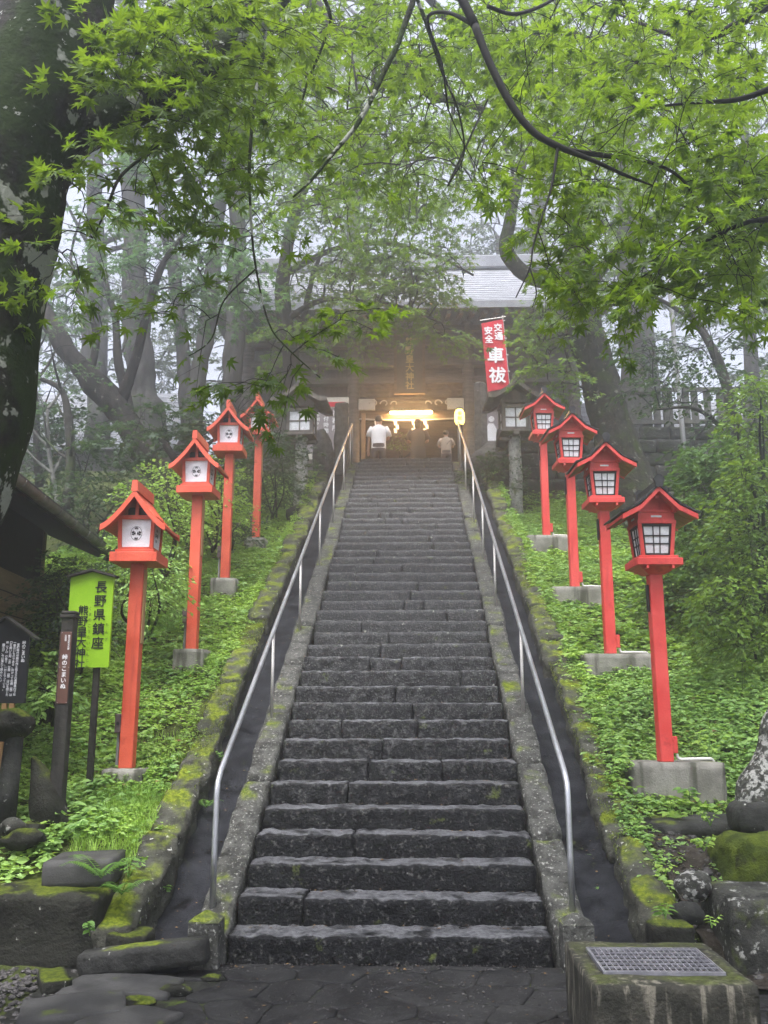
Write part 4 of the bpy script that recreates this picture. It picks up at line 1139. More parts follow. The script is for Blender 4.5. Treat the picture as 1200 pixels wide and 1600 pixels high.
rock('mossy_stone', 'small moss-topped stone just behind the drain box', 'stone', 'mossstone', lambda m: m.stone((-.13, -.07, -.1), (.13, .08, .065), res=.03, rad=.03, amp=.012, seed=44, M=Rz(.08, tuple(at(1047, 1458, Y=-.36)))))
rock('mossy_stone', 'dark stone in the soil behind the small moss-topped stone', 'stone', 'darkstone', lambda m: m.blob(at(1075, 1425, Y=-.1), (.10, .1, .07), seed=45))
rock('ledge_stone', 'flat dark ledge of stone under the plinth of the nearest red lantern', 'stone', 'darkstone',
     lambda m: m.stone((1.98, 1.30, .60), (2.80, 1.72, .72), res=.05, rad=.04, amp=.02, freq=6, seed=46, big=.04))
rock('ledge_stone', 'broken dark stone at the right edge above the moss cushion', 'stone', 'darkstone',
     lambda m: m.stone((2.55, .95, .68), (3.3, 1.25, .90), res=.05, rad=.05, amp=.02, freq=6, seed=47, big=.05))
s = thing('stone_statue', (3.0, 1.3, .8), 'weathered statue crusted with white lichen at the right edge of the bank', 'statue')
m = MB(); m.tube(smooth_path([(2.78, 1.15, .75), (2.80, 1.17, .95), (2.93, 1.2, 1.18), (3.02, 1.2, 1.45), (3.1, 1.2, 1.6)]), [.17, .165, .15, .14, .12], 12, noise=.25, seed=6); m.build('body', K['lichenwhite'], s, smooth=True)
m = MB(); m.blob((3.12, 1.12, 1.62), (.19, .21, .17), seed=9); m.build('head', K['lichenrock'], s, smooth=True)
m = MB(); m.stone((2.66, .95, .62), (3.4, 1.5, .84), res=.06, rad=.05, amp=.02, freq=6, seed=48); m.build('base', K['darkstone'], s, smooth=True)

# ------------------------------------------------------------------ retaining wall, fence and pole at upper right; pillars at the stair head
wl = MB(); r = np.random.default_rng(3)
for q in range(10):
    x = 1.95 + r.random() * .3; z = 4.55 + q * .285
    while x < 9.5:
        L = .45 + .5 * r.random()
        wl.stone((x, 12.55 + q * .012 + r.normal(0, .012), z), (x + L - .012, 13.2, z + .281), res=.07, rad=.012, amp=.022, freq=7, seed=int(x * 50 + q)); x += L
wl = wl.build('retaining_wall', K['wallstone'], smooth=True, origin=(5.5, 12.6, 4.5)); tag(wl, 'dark coursed stone retaining wall behind the right lanterns, under the wooden fence', 'retaining wall')
fz = 7.40; f = thing('board_fence', (6.6, 12.9, fz), 'dark old board fence with gaps on top of the retaining wall', 'fence')
for x in np.arange(4.3, 9.6, 1.3):
    m = MB(); m.box(x - .06, x + .06, 12.84, 12.96, fz, fz + 1.0); m.build('post', K['oldroof'], f)
for z in (.84, .12):
    m = MB(); m.box(4.2, 9.6, 12.86, 12.90, fz + z, fz + z + .09); m.build('rail', K['oldroof'], f)
m = MB()
for k, x in enumerate(np.arange(4.25, 9.5, .27)):
    m.box(x, x + (.15 if k % 3 else .24), 12.91, 12.93, fz + .03, fz + .86 + .02 * (k % 2))
m.build('boards', K['oldroof'], f)
pl = MB(); pl.tube([at(1078, 790, Y=11.0), at(1064, 650, Y=11.0), at(1050, 490, Y=11.0), at(1040, 380, Y=11)], .045, 10)
tag(pl.build('grey_pole', K['greypipe'], smooth=True, origin=at(1078, 790, Y=11.0)), 'thin grey pole leaning slightly in front of the retaining wall', 'pole')
s = MB(); a = np.arange(6) * math.pi / 3 + .52
hexa = lambda r_, z: [(1.69 + r_ * math.cos(q), 13.65 + r_ * math.sin(q), z) for q in a]
s.hexa(hexa(.165, 6.6), hexa(.155, 8.72)); s.hexa(hexa(.155, 8.72), hexa(.10, 8.77))
tag(s.build('stone_pillar', K['pillar'], origin=(1.69, 13.65, 6.6)), 'tall six-sided dark stone pillar right of the stair head', 'stone pillar')
rock('stone_pillar', 'rough lichened standing stone left of the stair head, in front of the notice board', 'stone pillar', 'pillar', lambda m: m.stone((-1.56, 13.2, 6.5), (-1.25, 13.5, 8.20), res=.07, rad=.05, amp=.02, freq=5, seed=51, big=.03))
rock('boulder', 'dark boulder leaning on the left standing stone', 'boulder', 'pillar', lambda m: m.blob((-1.78, 13.2, 7.0), (.22, .25, .6), seed=52))
rock('boulder', 'dark boulder at the foot of the six-sided pillar', 'boulder', 'pillar', lambda m: m.blob((1.95, 13.35, 6.85), (.55, .3, .42), seed=53))
rock('boulder', 'mossy boulder beside the kerb below the six-sided pillar', 'boulder', 'mossstone', lambda m: m.blob((2.05, 12.2, 6.0), (.35, .4, .35), seed=54))
rock('boulder', 'mossy flat boulder beside the left drain channel under the old wooden lantern', 'boulder', 'mossstone', lambda m: m.blob((-1.85, 10.6, 5.05), (.30, .45, .25), seed=55))

# ------------------------------------------------------------------ shrine at the top
G0 = TOPZ - .01
sh = thing('shrine', (.13, 18, G0), 'old wooden shrine with a wide metal roof at the top of the stairs', 'shrine')
for x in (-4.15, -1.36, 1.63, 4.35):
    m = MB(); m.lathe([(.22, 0), (.22, .12), (.165, .14), (.16, 4.6)], 16, (x, 16.75, G0)); m.build('column', K['shrine'], sh, smooth=False)
for x0, x1 in ((-4.15, -1.5), (1.77, 4.35)):
    m = MB(); m.box(x0, x1, 17.0, 17.1, G0, 11.6); n = int((x1 - x0) / .3)
    for k in range(n): m.box(x0 + .3 * k + .02, x0 + .3 * k + .05, 16.985, 17.0, G0, 11.5)
    for z in (7.75, 9.4): m.box(x0, x1, 16.96, 16.999, z, z + .12)
    m.build('side_wall', K['shrineside'], sh)
m = MB(); m.box(-1.36, 1.63, 16.95, 17.05, 9.46, 11.6)
for z in (9.86, 10.35, 10.9, 11.3): m.box(-4.2, 4.4, 16.62, 16.88, z, z + .17, .01)
m.build('lintel_wall', K['shrine'], sh)
X, Z = np.meshgrid(np.linspace(-1.2, 1.47, 70), np.linspace(9.50, 9.855, 14), indexing='ij'); P = np.stack([X.ravel(), 0 * X.ravel(), Z.ravel()], 1)
m = MB(); m.grid(X, 16.70 - .06 * np.abs(vn(P, 6, 3)).reshape(X.shape) - .04 * vn(P, 14, 5).reshape(X.shape), Z); m.box(-1.2, 1.47, 16.72, 16.9, 9.48, 9.858)
m.build('carved_frieze', K['shrine2'], sh, smooth=True)
for s_ in (-1, 1):       # white bracket ends with scrolls
    xc = .135
    m = MB(); xa, xb = sorted((xc + s_ * 1.36, xc + s_ * .93)); m.box(xa, xb, 16.60, 16.68, 9.14, 9.44, .01)
    p = m.build('bracket_end', K['cream'], sh)
    m = MB()
    for k in range(3):
        c0 = np.array([xc + s_ * (.95 - .27 * k), 16.585, 9.30 - .01 * k]); a = np.linspace(0, 4.4 if k < 2 else 3, 14); rr = np.linspace(.12, .03, 14)
        m.tube(np.stack([c0[0] + s_ * rr * np.cos(a), 0 * a + c0[1], c0[2] + rr * np.sin(a)], 1), .018, 6)
    m.build('scroll', K['cream'], p, smooth=True)
m = MB(); m.box(-1.2, 1.47, 16.66, 16.9, 8.90, 9.05); m.build('inner_beam', K['shrine2'], sh)
m = MB(); m.box(-1.36, 1.63, 19.0, 19.1, G0, 9.9)
for z in np.arange(G0 + .2, 9.8, .28): m.box(-1.35, 1.62, 18.985, 19.0, z, z + .02)
m.build('back_wall', K['shrine2'], sh)
for x in (-1.46, 1.64):
    m = MB(); m.box(x, x + .09, 17.05, 19.0, G0, 9.9); m.build('inner_wall', K['shrine2'], sh)
m = MB(); m.box(-1.46, 1.73, 17.06, 19.1, 9.9, 9.96); m.build('porch_ceiling', K['shrine2'], sh)
m = MB(); m.box(-1.13, -1.03, 16.3, 16.4, G0, 8.95); m.build('lit_post', K['tan'], sh)
m = MB(); m.box(-1.0, 1.2, 18.2, 18.6, G0 + .0, G0 + 1.02, .02); m.build('counter', K['cream'], sh)
m = MB()
for k in range(6): m.box(1.86, 1.93, 16.94, 16.955, 7.55 + k * .235, 7.55 + k * .235 + .20)
m.build('lit_lattice', K['shoji'], sh)
E0 = at(640, 475, Y=15.1); ez = E0[2]
m = MB()
def rp(v): return (15.1 + 5.0 * v, ez + 3.4 * v ** 1.15)      # roof section: eave to ridge
yr, zr = rp(1.0); nV = 19
for k in range(nV):
    a, b_ = rp(k / nV), rp((k + 1) / nV)
    poly = [(a[0], a[1] + .03), (b_[0], b_[1] + .01), (b_[0], b_[1] - .10), (a[0], a[1] - .10)]
    m.prism(poly, -5.0, 5.2, 'x')
    m.prism([(2 * yr - y, z) for y, z in poly][::-1], -5.0, 5.2, 'x')
rf = m.build('roof', K['metalroof'], sh)
m = MB(); m.box(-5.05, 5.25, yr - .25, yr + .25, zr - .05, zr + .38, .04); m.build('ridge', K['metalroof'], rf)
m = MB(); m.box(-5.02, 5.22, 15.04, 15.095, ez - .14, ez + .04); m.build('fascia', K['metalroof'], rf)
m = MB(); k_ = (11.9 - (ez - .16)) / 2.0
for x in np.arange(-4.95, 5.2, .30):
    m.hexa([(x, 15.15, ez - .25), (x + .09, 15.15, ez - .25), (x + .09, 17.0, ez - .25 + .62), (x, 17.0, ez - .25 + .62)], [(x, 15.15, ez - .14), (x + .09, 15.15, ez - .14), (x + .09, 17.0, ez - .14 + .62), (x, 17.0, ez - .14 + .62)])
m.build('rafters', K['shrine'], rf)
for xg in (-4.9, 5.0):
    m = MB(); m.prism([(15.6, ez + .1), (2 * yr - 15.6, ez + .1), (yr, zr - .15)], xg - .06, xg + .06, 'x'); m.build('gable', K['shrineside'], rf)
for q in ((-4.15, 4.35, 20.4, 20.5), (-4.2, -4.1, 17.1, 20.4), (4.3, 4.4, 17.1, 20.4)):
    m = MB(); m.box(*q, G0, 11.6); m.build('outer_wall', K['shrineside'], sh)
# name plaque
A = at(640, 568, Y=16.35); pq = thing('name_plaque', tuple(A), 'tall dark plaque with gilt characters above the shrine entrance', 'plaque')
tilt = .14; uz = np.array([0, -math.sin(tilt), math.cos(tilt)]); nz_ = np.cross(UX, uz)
m = MB()
def pbox(m, a0, a1, b0, b1, d0, d1):
    B = [A + UX * a + uz * b + nz_ * d0 for a, b in ((a0, b0), (a1, b0), (a1, b1), (a0, b1))]; T = [A + UX * a + uz * b + nz_ * d1 for a, b in ((a0, b0), (a1, b0), (a1, b1), (a0, b1))]
    m.hexa(B, T)
pbox(m, -.33, .33, -.72, .72, -.03, .03); m.build('board', K['plaque'], pq)
m = MB()
for a0, a1, b0, b1 in ((-.40, -.33, -.80, .80), (.33, .40, -.80, .80), (-.33, .33, -.80, -.72), (-.33, .33, .72, .80)): pbox(m, a0, a1, b0, b1, -.04, .07)
m.build('frame', K['shrine2'], pq)
m = MB(); write(m, '熊野皇大神社', A + uz * .57 + nz_ * .035 - UX * .0, UX, uz, .225, .228, bold=.02); m.build('lettering', K['gold'], pq)
# lamp, lantern, rope
lp = thing('tube_lamp', (.14, 16.5, 9.02), 'glowing warm fluorescent tube lamp hung across the shrine entrance', 'lamp')
m = MB(); m.tube([(-.40, 16.5, 9.02), (.67, 16.5, 9.02)], .024, 10); m.build('tube', K['tube'], lp, smooth=True)
m = MB(); m.box(-.42, .69, 16.50, 16.56, 9.055, 9.10, .01); m.tube([(-.3, 16.53, 9.1), (-.3, 16.7, 9.5)], .006, 6); m.tube([(.57, 16.53, 9.1), (.57, 16.7, 9.5)], .006, 6); m.build('housing', K['oldroof'], lp)
rp_ = thing('sacred_rope', (.13, 16.62, 8.95), 'pale rope with white paper streamers strung below the tube lamp', 'rope')
m = MB(); xx = np.linspace(-1.2, 1.45, 24); m.tube(np.stack([xx, 0 * xx + 16.62, 8.90 - .05 * np.cos((xx - .13) * 1.15)], 1), .022, 8, noise=.2); m.build('rope', K['cream'], rp_, smooth=True)
for x in (-.78, -.28, .18, .48):
    m = MB(); z = 8.84
    for k in range(3): m.add([(x + .05 * (k % 2) - .03, 16.60, z), (x + .05 * (k % 2) + .04, 16.60, z - .01), (x + .05 * (k % 2) + .05, 16.595, z - .13), (x + .05 * (k % 2) - .02, 16.595, z - .12)], [(0, 1, 2, 3)]); z -= .105
    m.build('streamer', K['white'], rp_)
C_ = at(718, 652, Y=15.9); L_ = thing('paper_lantern', tuple(C_), 'glowing yellow paper lantern on a thin stand beside the shrine column', 'lantern')
pr = [(.07, -.215)] + [(.125 * (1 - abs(v) ** 3.2 * .35) + .003 * (i % 2), v * .19) for i, v in enumerate(np.linspace(-1, 1, 19))] + [(.07, .215)]
m = MB(); m.lathe(pr, 18, C_); m.build('shade', K['lanternlit'], L_, smooth=True)
for z in (.20, -.235):
    m = MB(); m.lathe([(.08, z), (.08, z + .035)], 14, C_); m.build('cap', K['black'], L_)
m = MB(); write(m, '奉', C_ + np.array([0, -.132, .06]), UX, UZ, .11, bold=.02); write(m, '献', C_ + np.array([0, -.132, -.06]), UX, UZ, .11, bold=.02); m.build('lettering', K['signbrown'], L_)
m = MB(); m.tube([(C_[0], C_[1], C_[2] - .235), (C_[0] + .03, C_[1], G0)], .014, 6); m.tube([(C_[0], C_[1] + .02, C_[2] + .235), (C_[0], C_[1] + .1, C_[2] + .3)], .01, 6); m.build('stand', K['oldwood'], L_)
# red banner
bn = thing('red_banner', (2.5, 15, G0), 'tall red banner with white characters on a thin pole right of the shrine entrance', 'banner')
q = [at(752, 505, Y=15), at(786, 499, Y=15), at(796, 606, Y=15), at(762, 612, Y=15)]
m = MB(); U, V = np.meshgrid(np.linspace(0, 1, 14), np.linspace(0, 1, 30), indexing='ij')
B3 = (1 - U)[..., None] * ((1 - V)[..., None] * q[0] + V[..., None] * q[3]) + U[..., None] * ((1 - V)[..., None] * q[1] + V[..., None] * q[2])
wav = .012 * np.sin(U * 7 + V * 3)
m.grid(B3[..., 0], B3[..., 1] + wav, B3[..., 2]); cl = m.build('cloth', K['bannerred'], bn, smooth=True)
dx = norm(q[1] - q[0]); dz = norm(np.cross(dx, norm(np.cross(dx, q[0] - q[3])))) ; dz = norm(q[0] - q[3]); m = MB()
def bp(u, v): return (1 - u) * ((1 - v) * q[0] + v * q[3]) + u * ((1 - v) * q[1] + v * q[2]) + np.array([0, -.022, 0])
for s_, u, v, sz in (('安', .28, .13, .215), ('全', .28, .255, .215), ('交', .73, .11, .215), ('通', .73, .235, .215), ('車', .51, .50, .42), ('祓', .51, .79, .42)):
    write(m, s_, bp(u, v), UX, UZ, sz, bold=.028)
m.build('lettering', K['white'], cl)
m = MB(); m.tube([at(785, 493, Y=15.03), at(797, 615, Y=15.03), (2.52, 15.03, G0)], .018, 8); m.tube([at(750, 501, Y=15.02), at(790, 495, Y=15.02)], .012, 6)
for v in (.02, .28, .52, .76, .98):
    p = bp(1.0, v); m.box(p[0] - .01, p[0] + .05, 14.995, 15.045, p[2] - .012, p[2] + .012)
m.build('pole', K['steelpost'], bn)
# notice board
nb = thing('notice_board', (-1.85, 15.2, G0), 'pale notice board with a red heading left of the shrine entrance', 'notice board')
m = MB(); m.box(-2.45, -1.38, 15.2, 15.25, 7.45, 9.0); m.build('board', K['cream'], nb)
m = MB(); m.box(-2.30, -1.46, 15.185, 15.199, 8.76, 8.88); m.build('heading', K['bannerred'], nb)
m = MB(); m.box(-2.36, -1.48, 15.186, 15.199, 7.62, 8.72); m.build('poster', K['noticegrey'], nb)
m = MB(); write(m, '御祈祷', (-2.20, 15.18, 8.82), UX, UZ, .085, .11, vertical=False, bold=.02); write(m, '午前9:00', (-2.12, 15.182, 8.55), UX, UZ, .10, .11, bold=.03); write(m, '受付時間', (-1.92, 15.182, 8.60), UX, UZ, .13, .15, bold=.03)
write(m, '社務所', (-1.70, 15.182, 8.60), UX, UZ, .15, .19, bold=.03); m.build('lettering', K['white'], nb)
for x in (-2.42, -1.46):
    m = MB(); m.box(x, x + .06, 15.25, 15.31, G0, 8.9); m.build('leg', K['oldwood'], nb)
ps = thing('small_poster', (2.35, 15.6, 7.6), 'small poster of a figure in white beside the six-sided pillar', 'poster')
Q = at(768, 664, Y=15.6)
m = MB(); m.box(Q[0] - .22, Q[0] + .16, 15.6, 15.63, Q[2] - .42, Q[2] + .33); m.build('sheet', K['noticegrey'], ps)
m = MB(); flat(m, [(-.16, -.40), (.13, -.40), (.12, -.1), (.05, .04), (-.07, .04), (-.14, -.1)], (Q[0], 15.595, Q[2]), UX, UZ, 1.0); ring(m, (Q[0], 15.595, Q[2] + .15), UX, UZ, .0, .075, 16); m.build('figure', K['white'], ps)
for x in (-.18, .08):
    m = MB(); m.box(Q[0] + x, Q[0] + x + .04, 15.64, 15.68, G0, Q[2] + .3); m.build('leg', K['oldwood'], ps)
# outbuildings seen through the trees
def shed(label, x0, x1, y0, y1, zb, ze, zr_):
    t = thing('outbuilding', ((x0 + x1) / 2, (y0 + y1) / 2, zb), label, 'building')
    m = MB(); m.box(x0 + .3, x1 - .3, y0 + .5, y1 - .5, zb, ze); m.build('wall', K['shrineside'], t)
    m = MB(); yc = (y0 + y1) / 2; n = 10
    for k in range(n):
        a = (y0 + (yc - y0) * k / n, ze + (zr_ - ze) * k / n); b = (y0 + (yc - y0) * (k + 1) / n, ze + (zr_ - ze) * (k + 1) / n)
        poly = [(a[0], a[1] + .02), (b[0], b[1]), (b[0], b[1] - .08), (a[0], a[1] - .08)]
        m.prism(poly, x0, x1, 'x'); m.prism([(2 * yc - y, z) for y, z in poly][::-1], x0, x1, 'x')
    m.build('roof', K['metalroof'], t)
    for xx in (x0 + .4, x1 - .4):
        m = MB(); m.prism([(y0 + .5, ze), (y1 - .5, ze), (yc, zr_ - .1)], xx - .1, xx + .1, 'x'); m.build('gable', K['shrineside'], t)
shed('pale metal roofed outbuilding in the mist right of the shrine', 4.75, 9.5, 16.5, 20.5, G0, 7.9, 9.9)
shed('pale roofed outbuilding glimpsed between the tree trunks on the left', -12, -5.9, 16.5, 21.0, G0, 8.2, 10.4)

# ------------------------------------------------------------------ people at the top
def skin_body(joints, edges, rad, m_, name, parent, sub=2):
    me = bpy.data.meshes.new(name); me.from_pydata([tuple(j) for j in joints], edges, []); o = bpy.data.objects.new(name, me); COL.objects.link(o)
    sk_ = o.modifiers.new('skin', 'SKIN'); me.skin_vertices[0].data[0].use_root = True
    for i, r_ in enumerate(rad): me.skin_vertices[0].data[i].radius = (r_, r_) if np.isscalar(r_) else r_
    ss = o.modifiers.new('sub', 'SUBSURF'); ss.levels = sub; ss.render_levels = sub
    bpy.context.view_layer.update()
    nm = bpy.data.meshes.new_from_object(o.evaluated_get(bpy.context.evaluated_depsgraph_get())); bpy.data.objects.remove(o)
    nm.materials.clear(); nm.materials.append(m_)
    for p in nm.polygons: p.use_smooth = True
    o = bpy.data.objects.new(name, nm); COL.objects.link(o); o.parent = parent; WLOC[o.name] = wloc(parent); return o
def loft(m, rings, n=20):
    a = np.arange(n) * 2 * math.pi / n
    V = np.vstack([np.stack([x + rx * np.cos(a), y + ry * np.sin(a), 0 * a + z], 1) for x, y, z, rx, ry in rings])
    k = len(rings); F = [(i * n + j, i * n + (j + 1) % n, (i + 1) * n + (j + 1) % n, (i + 1) * n + j) for i in range(k - 1) for j in range(n)]
    m.add(V, F)
def person(loc, label, H, top, bottom, skirt=False, arms='front', hair='short', rz=0.0, bag=False, lean=.06):
    t = thing('person', loc, label, 'person', rz=rz); s = H / 1.70
    J = []; E_ = []; Rd = []
    def j(p, r_, par=None):
        J.append(np.array(p) * s); Rd.append(r_ * s)
        if par is not None: E_.append((par, len(J) - 1))
        return len(J) - 1
    pel = j((0, 0, .92), .125); sp = j((0, lean * .4, 1.12), .115, pel); ch = j((0, lean, 1.32), .13, sp); nk = j((0, lean + .01, 1.455), .052, ch); h1 = j((0, lean + .025, 1.555), .075, nk); h2 = j((0, lean + .03, 1.645), .068, h1)
    j((0, lean + .115, 1.575), .018, h1)
    for sx in (-1, 1):
        hip = j((.09 * sx, 0, .86), .085, pel); kn = j((.10 * sx, .02, .48), .056, hip); an = j((.105 * sx, -.01, .09), .037, kn); j((.115 * sx, .13, .03), .032, an)
        shd = j((.185 * sx, lean, 1.385), .055, ch)
        if arms == 'front': el = j((.25 * sx, lean + .02, 1.12), .040, shd); wr = j((.15 * sx, lean + .22, 1.17), .028, el); d = np.array((-.3 * sx, .85, .25))
        elif arms == 'down': el = j((.235 * sx, lean - .01, 1.10), .040, shd); wr = j((.24 * sx, lean + .07, .87), .028, el); d = np.array((0, .2, -.95))
        else:
            el = j((.24 * sx, lean + .01, 1.12), .040, shd)
            wr = j((.17 * sx, lean + .22, 1.16), .028, el) if sx > 0 else j((.26 * sx, lean + .05, .88), .028, el); d = np.array((-.3, .85, .25)) if sx > 0 else np.array((0, .2, -.95))
        d = d / np.linalg.norm(d); pm = j(J[wr] / s + d * .06, .030, wr); sd_ = np.cross(d, (0, 0, 1.0) if abs(d[2]) < .8 else (0, 1.0, 0)); sd_ = sd_ / np.linalg.norm(sd_)
        for q, fl in zip((-1.5, -.5, .5, 1.5), (.065, .078, .074, .058)):
            f1 = j(J[pm] / s + d * .035 + sd_ * .018 * q, .0095, pm); j(J[f1] / s + d * fl + np.array((0, 0, -.02)), .008, f1)
        th = j(J[wr] / s + d * .045 - sd_ * .035, .0105, wr); j(J[th] / s + d * .035 - sd_ * .02, .009, th)
        j((.078 * sx, lean + .02, 1.56), .016, h1)
    skin_body(J, E_, Rd, K['skin'], 'body', t)
    m = MB()
    if hair == 'short': m.blob((0, (lean + .012) * s, 1.635 * s), (.092 * s, .102 * s, .098 * s), seed=4, amp=.05)
    else:
        m.blob((0, (lean + .01) * s, 1.63 * s), (.098 * s, .105 * s, .105 * s), seed=4, amp=.05); m.blob((0, (lean - .035) * s, 1.53 * s), (.085 * s, .06 * s, .10 * s), seed=5, amp=.05)
    m.build('hair', K['hair'], t, smooth=True, local=True)
    for sx in (-1, 1):
        m = MB(); m.blob((.032 * sx * s, (lean + .098) * s, 1.60 * s), (.011 * s,) * 3, amp=0, fine=0, n=6)
        m.build('eye', K['ink'], t, smooth=True, local=True)
    m = MB(); k = s; l = lean * s
    loft(m, [(0, 0, .84 * k, .185 * k, .13 * k), (0, l * .3, .98 * k, .178 * k, .125 * k), (0, l * .6, 1.15 * k, .185 * k, .125 * k), (0, l, 1.30 * k, .205 * k, .13 * k), (0, l, 1.40 * k, .185 * k, .10 * k), (0, l, 1.452 * k, .09 * k, .07 * k), (0, l, 1.47 * k, .062 * k, .06 * k)])
    for sx in (-1, 1):
        a0 = np.array([.15 * sx * k, l, 1.395 * k]); a1 = np.array([.25 * sx * k, l + .005, 1.17 * k]); m.tube([a0, .5 * (a0 + a1) + np.array([.012 * sx, 0, .01]), a1], [.078 * k, .075 * k, .078 * k], 12, noise=.1)
    m.build('shirt', K[top], t, smooth=True, local=True)
    m = MB()
    if skirt: loft(m, [(0, 0, .42 * k, .24 * k, .20 * k), (0, 0, .7 * k, .20 * k, .16 * k), (0, 0, .90 * k, .178 * k, .125 * k), (0, 0, .96 * k, .165 * k, .115 * k)])
    else:
        loft(m, [(0, 0, .76 * k, .18 * k, .13 * k), (0, 0, .88 * k, .178 * k, .128 * k), (0, 0, .96 * k, .165 * k, .118 * k)])
        for sx in (-1, 1): m.tube([(.09 * sx * k, 0, .86 * k), (.10 * sx * k, .01, .66 * k), (.102 * sx * k, .012, .47 * k)], [.095 * k, .09 * k, .088 * k], 12)
    m.build('skirt' if skirt else 'shorts', K[bottom], t, smooth=True, local=True)
    if bag:
        m = MB(); a = np.linspace(0, 2 * math.pi, 26); m.tube(np.stack([.02 * k + .19 * k * np.cos(a), l + .142 * k * np.sin(a), 1.16 * k + .22 * k * np.cos(a + .1)], 1), .012 * k, 6, squash=.5); m.build('strap', K['ink'], t, smooth=True, local=True)
    return t
person((-.66, 15.55, G0), 'person in a loose white t-shirt and dark shorts seen from behind', 1.68, 'tshirt', 'shorts', arms='mixed')
person((.30, 15.75, G0), 'person in a dark brown top and long dark skirt seen from behind', 1.64, 'blouse', 'skirt', True, 'front', 'long')
person((.97, 15.15, G0), 'short person in a tan shirt with a dark bag strap across the back', 1.16, 'polo', 'shorts', False, 'front', 'short', bag=True)

# ------------------------------------------------------------------ trees
def ats(pts, Y): return [at(px, py, Y=Y) for px, py in pts]
def atd(pts, Ys): return [at(p[0], p[1], Y=y) for p, y in zip(pts, np.interp(np.linspace(0, 1, len(pts)), np.linspace(0, 1, len(Ys)), Ys))]
def patch(T, cx, cy, rx, ry, Y0, Y1, n, L, nl, size, shape, **k):
    rg = T.rg; P = []
    while len(P) < n:
        u, v = rg.random(2) * 2 - 1
        if u * u + v * v > 1: continue
        P.append(at(cx + rx * u, cy + ry * v, Y=Y0 + (Y1 - Y0) * rg.random()))
    T.leafy(np.array(P), L, nl, size, shape, **k)

# the big leaning maple on the left, nearest the camera
T = Tree('maple_tree', tuple(at(-420, 1650, Y=-2.2) * np.array([1, 1, 0])), 'big mossy maple trunk leaning in at the left edge, leafy branches overhead', bark='bark_near', leaf='leaf_near', seed=1)
T.trunk(ats([(-420, 1660), (-350, 1350), (-262, 1050), (-165, 860), (-100, 745), (-60, 620), (-38, 440), (-5, 290), (50, 150), (95, 20), (120, -120), (150, -330)], -2.2),
        [.46, .40, .365, .345, .335, .33, .325, .335, .33, .27, .22, .18], 28, .10)
T.limb(atd([(40, 240), (115, 205), (205, 165), (285, 125), (345, 80), (405, 20), (470, -45), (570, -120), (680, -170)], [-2.2, -1.9]), [.17, .125, .105, .095, .085, .075, .065, .055, .045], 14)
T.limb(atd([(90, 40), (60, -120), (-20, -300)], [-2.2, -3.0]), [.16, .12, .07], 10)
def hang(T, pts, Ys, rad, n=7): T.limb(atd(pts, Ys), rad, n, .12)
hang(T, [(560, -125), (645, -40), (628, 50), (602, 108), (562, 188), (522, 238), (485, 283), (458, 308)], [-1.9, -2.0], [.020, .017, .015, .014, .012, .010, .008, .005])
hang(T, [(440, -25), (418, 10), (412, 80), (399, 150), (390, 250), (392, 340), (400, 420), (420, 505), (450, 545), (500, 590)], [-1.95, -2.1], [.014, .012, .010, .009, .007, .006, .005, .004, .003])
hang(T, [(450, -30), (410, 0), (380, 55), (345, 105), (300, 145), (272, 200), (225, 243), (187, 278), (165, 330), (145, 372)], [-1.95, -2.3], [.020, .018, .016, .014, .012, .010, .008, .006, .004])
hang(T, [(400, 420), (350, 470), (330, 530), (290, 560)], [-2.08, -2.2], [.005, .004, .003])
hang(T, [(480, -60), (515, 20), (508, 60), (480, 130), (470, 170)], [-1.9, -1.2], [.012, .010, .008, .005])
hang(T, [(600, -130), (660, 20), (690, 110), (715, 170), (725, 240), (700, 290)], [-1.85, -1.0], [.013, .011, .008, .006, .004])
hang(T, [(430, 60), (470, 110), (520, 140), (560, 150)], [-1.9, -1.2], [.010, .008, .005])
NR = dict(L=.30, nl=13, size=.060, shape='maple7', r0=.006, twr=.0022, droop=.35, flat=.55)
for a in [(255, 110, 125, 105, -2.6, -1.5, 40), (340, 35, 140, 70, -2.2, -.8, 44), (120, 320, 80, 80, -2.75, -2.3, 10), (70, 440, 60, 60, -2.8, -2.4, 6), (430, 120, 95, 120, -1.7, .0, 42),
          (330, 250, 90, 70, -2.2, -1.5, 12), (250, 260, 60, 60, -2.4, -1.9, 8), (385, 330, 60, 120, -2.2, -1.8, 7), (470, 560, 50, 40, -2.1, -1.9, 6), (395, 590, 40, 30, -2.1, -1.9, 3), (300, 480, 60, 50, -2.2, -1.9, 4), (530, 480, 50, 25, -2.1, -1.9, 3),
          (640, 40, 150, 60, -1.5, .2, 34), (480, 255, 60, 60, -2.0, -1.6, 7)]:
    patch(T, *a, **NR)
for a in [(265, 130, 115, 80, -2.75, -2.35, 30), (330, 70, 110, 80, -2.7, -2.3, 24)]: patch(T, *a, **NR)
MD = dict(L=.42, nl=20, size=.056, shape='maple7', r0=.009, twr=.003, droop=.3, flat=.55)
for a in [(560, 110, 150, 100, -.6, 2.2, 56), (610, 250, 120, 80, .2, 2.4, 40), (700, 120, 80, 90, .0, 2.0, 24), (480, 40, 120, 60, -.5, 1.5, 24)]:
    patch(T, *a, **MD)
# unseen crown added over and behind the camera, shading the near air and ground
rgo = np.random.default_rng(501); n = 230
P = np.stack([-4.4 + 4.2 * rgo.random(n) * 1, -11.0 + 6.4 * rgo.random(n), 4.9 + 2.2 * rgo.random(n)], 1)
T.limb([(-2.0, -2.2, 4.6), (-2.2, -4.5, 5.2), (-2.0, -7.0, 5.6), (-1.6, -9.5, 6.2)], [.12, .09, .07, .04], 8)
T.leafy(P, .8, 26, .115, 'maple5', r0=.02, twr=.005, droop=.25, flat=.4)
T.done()

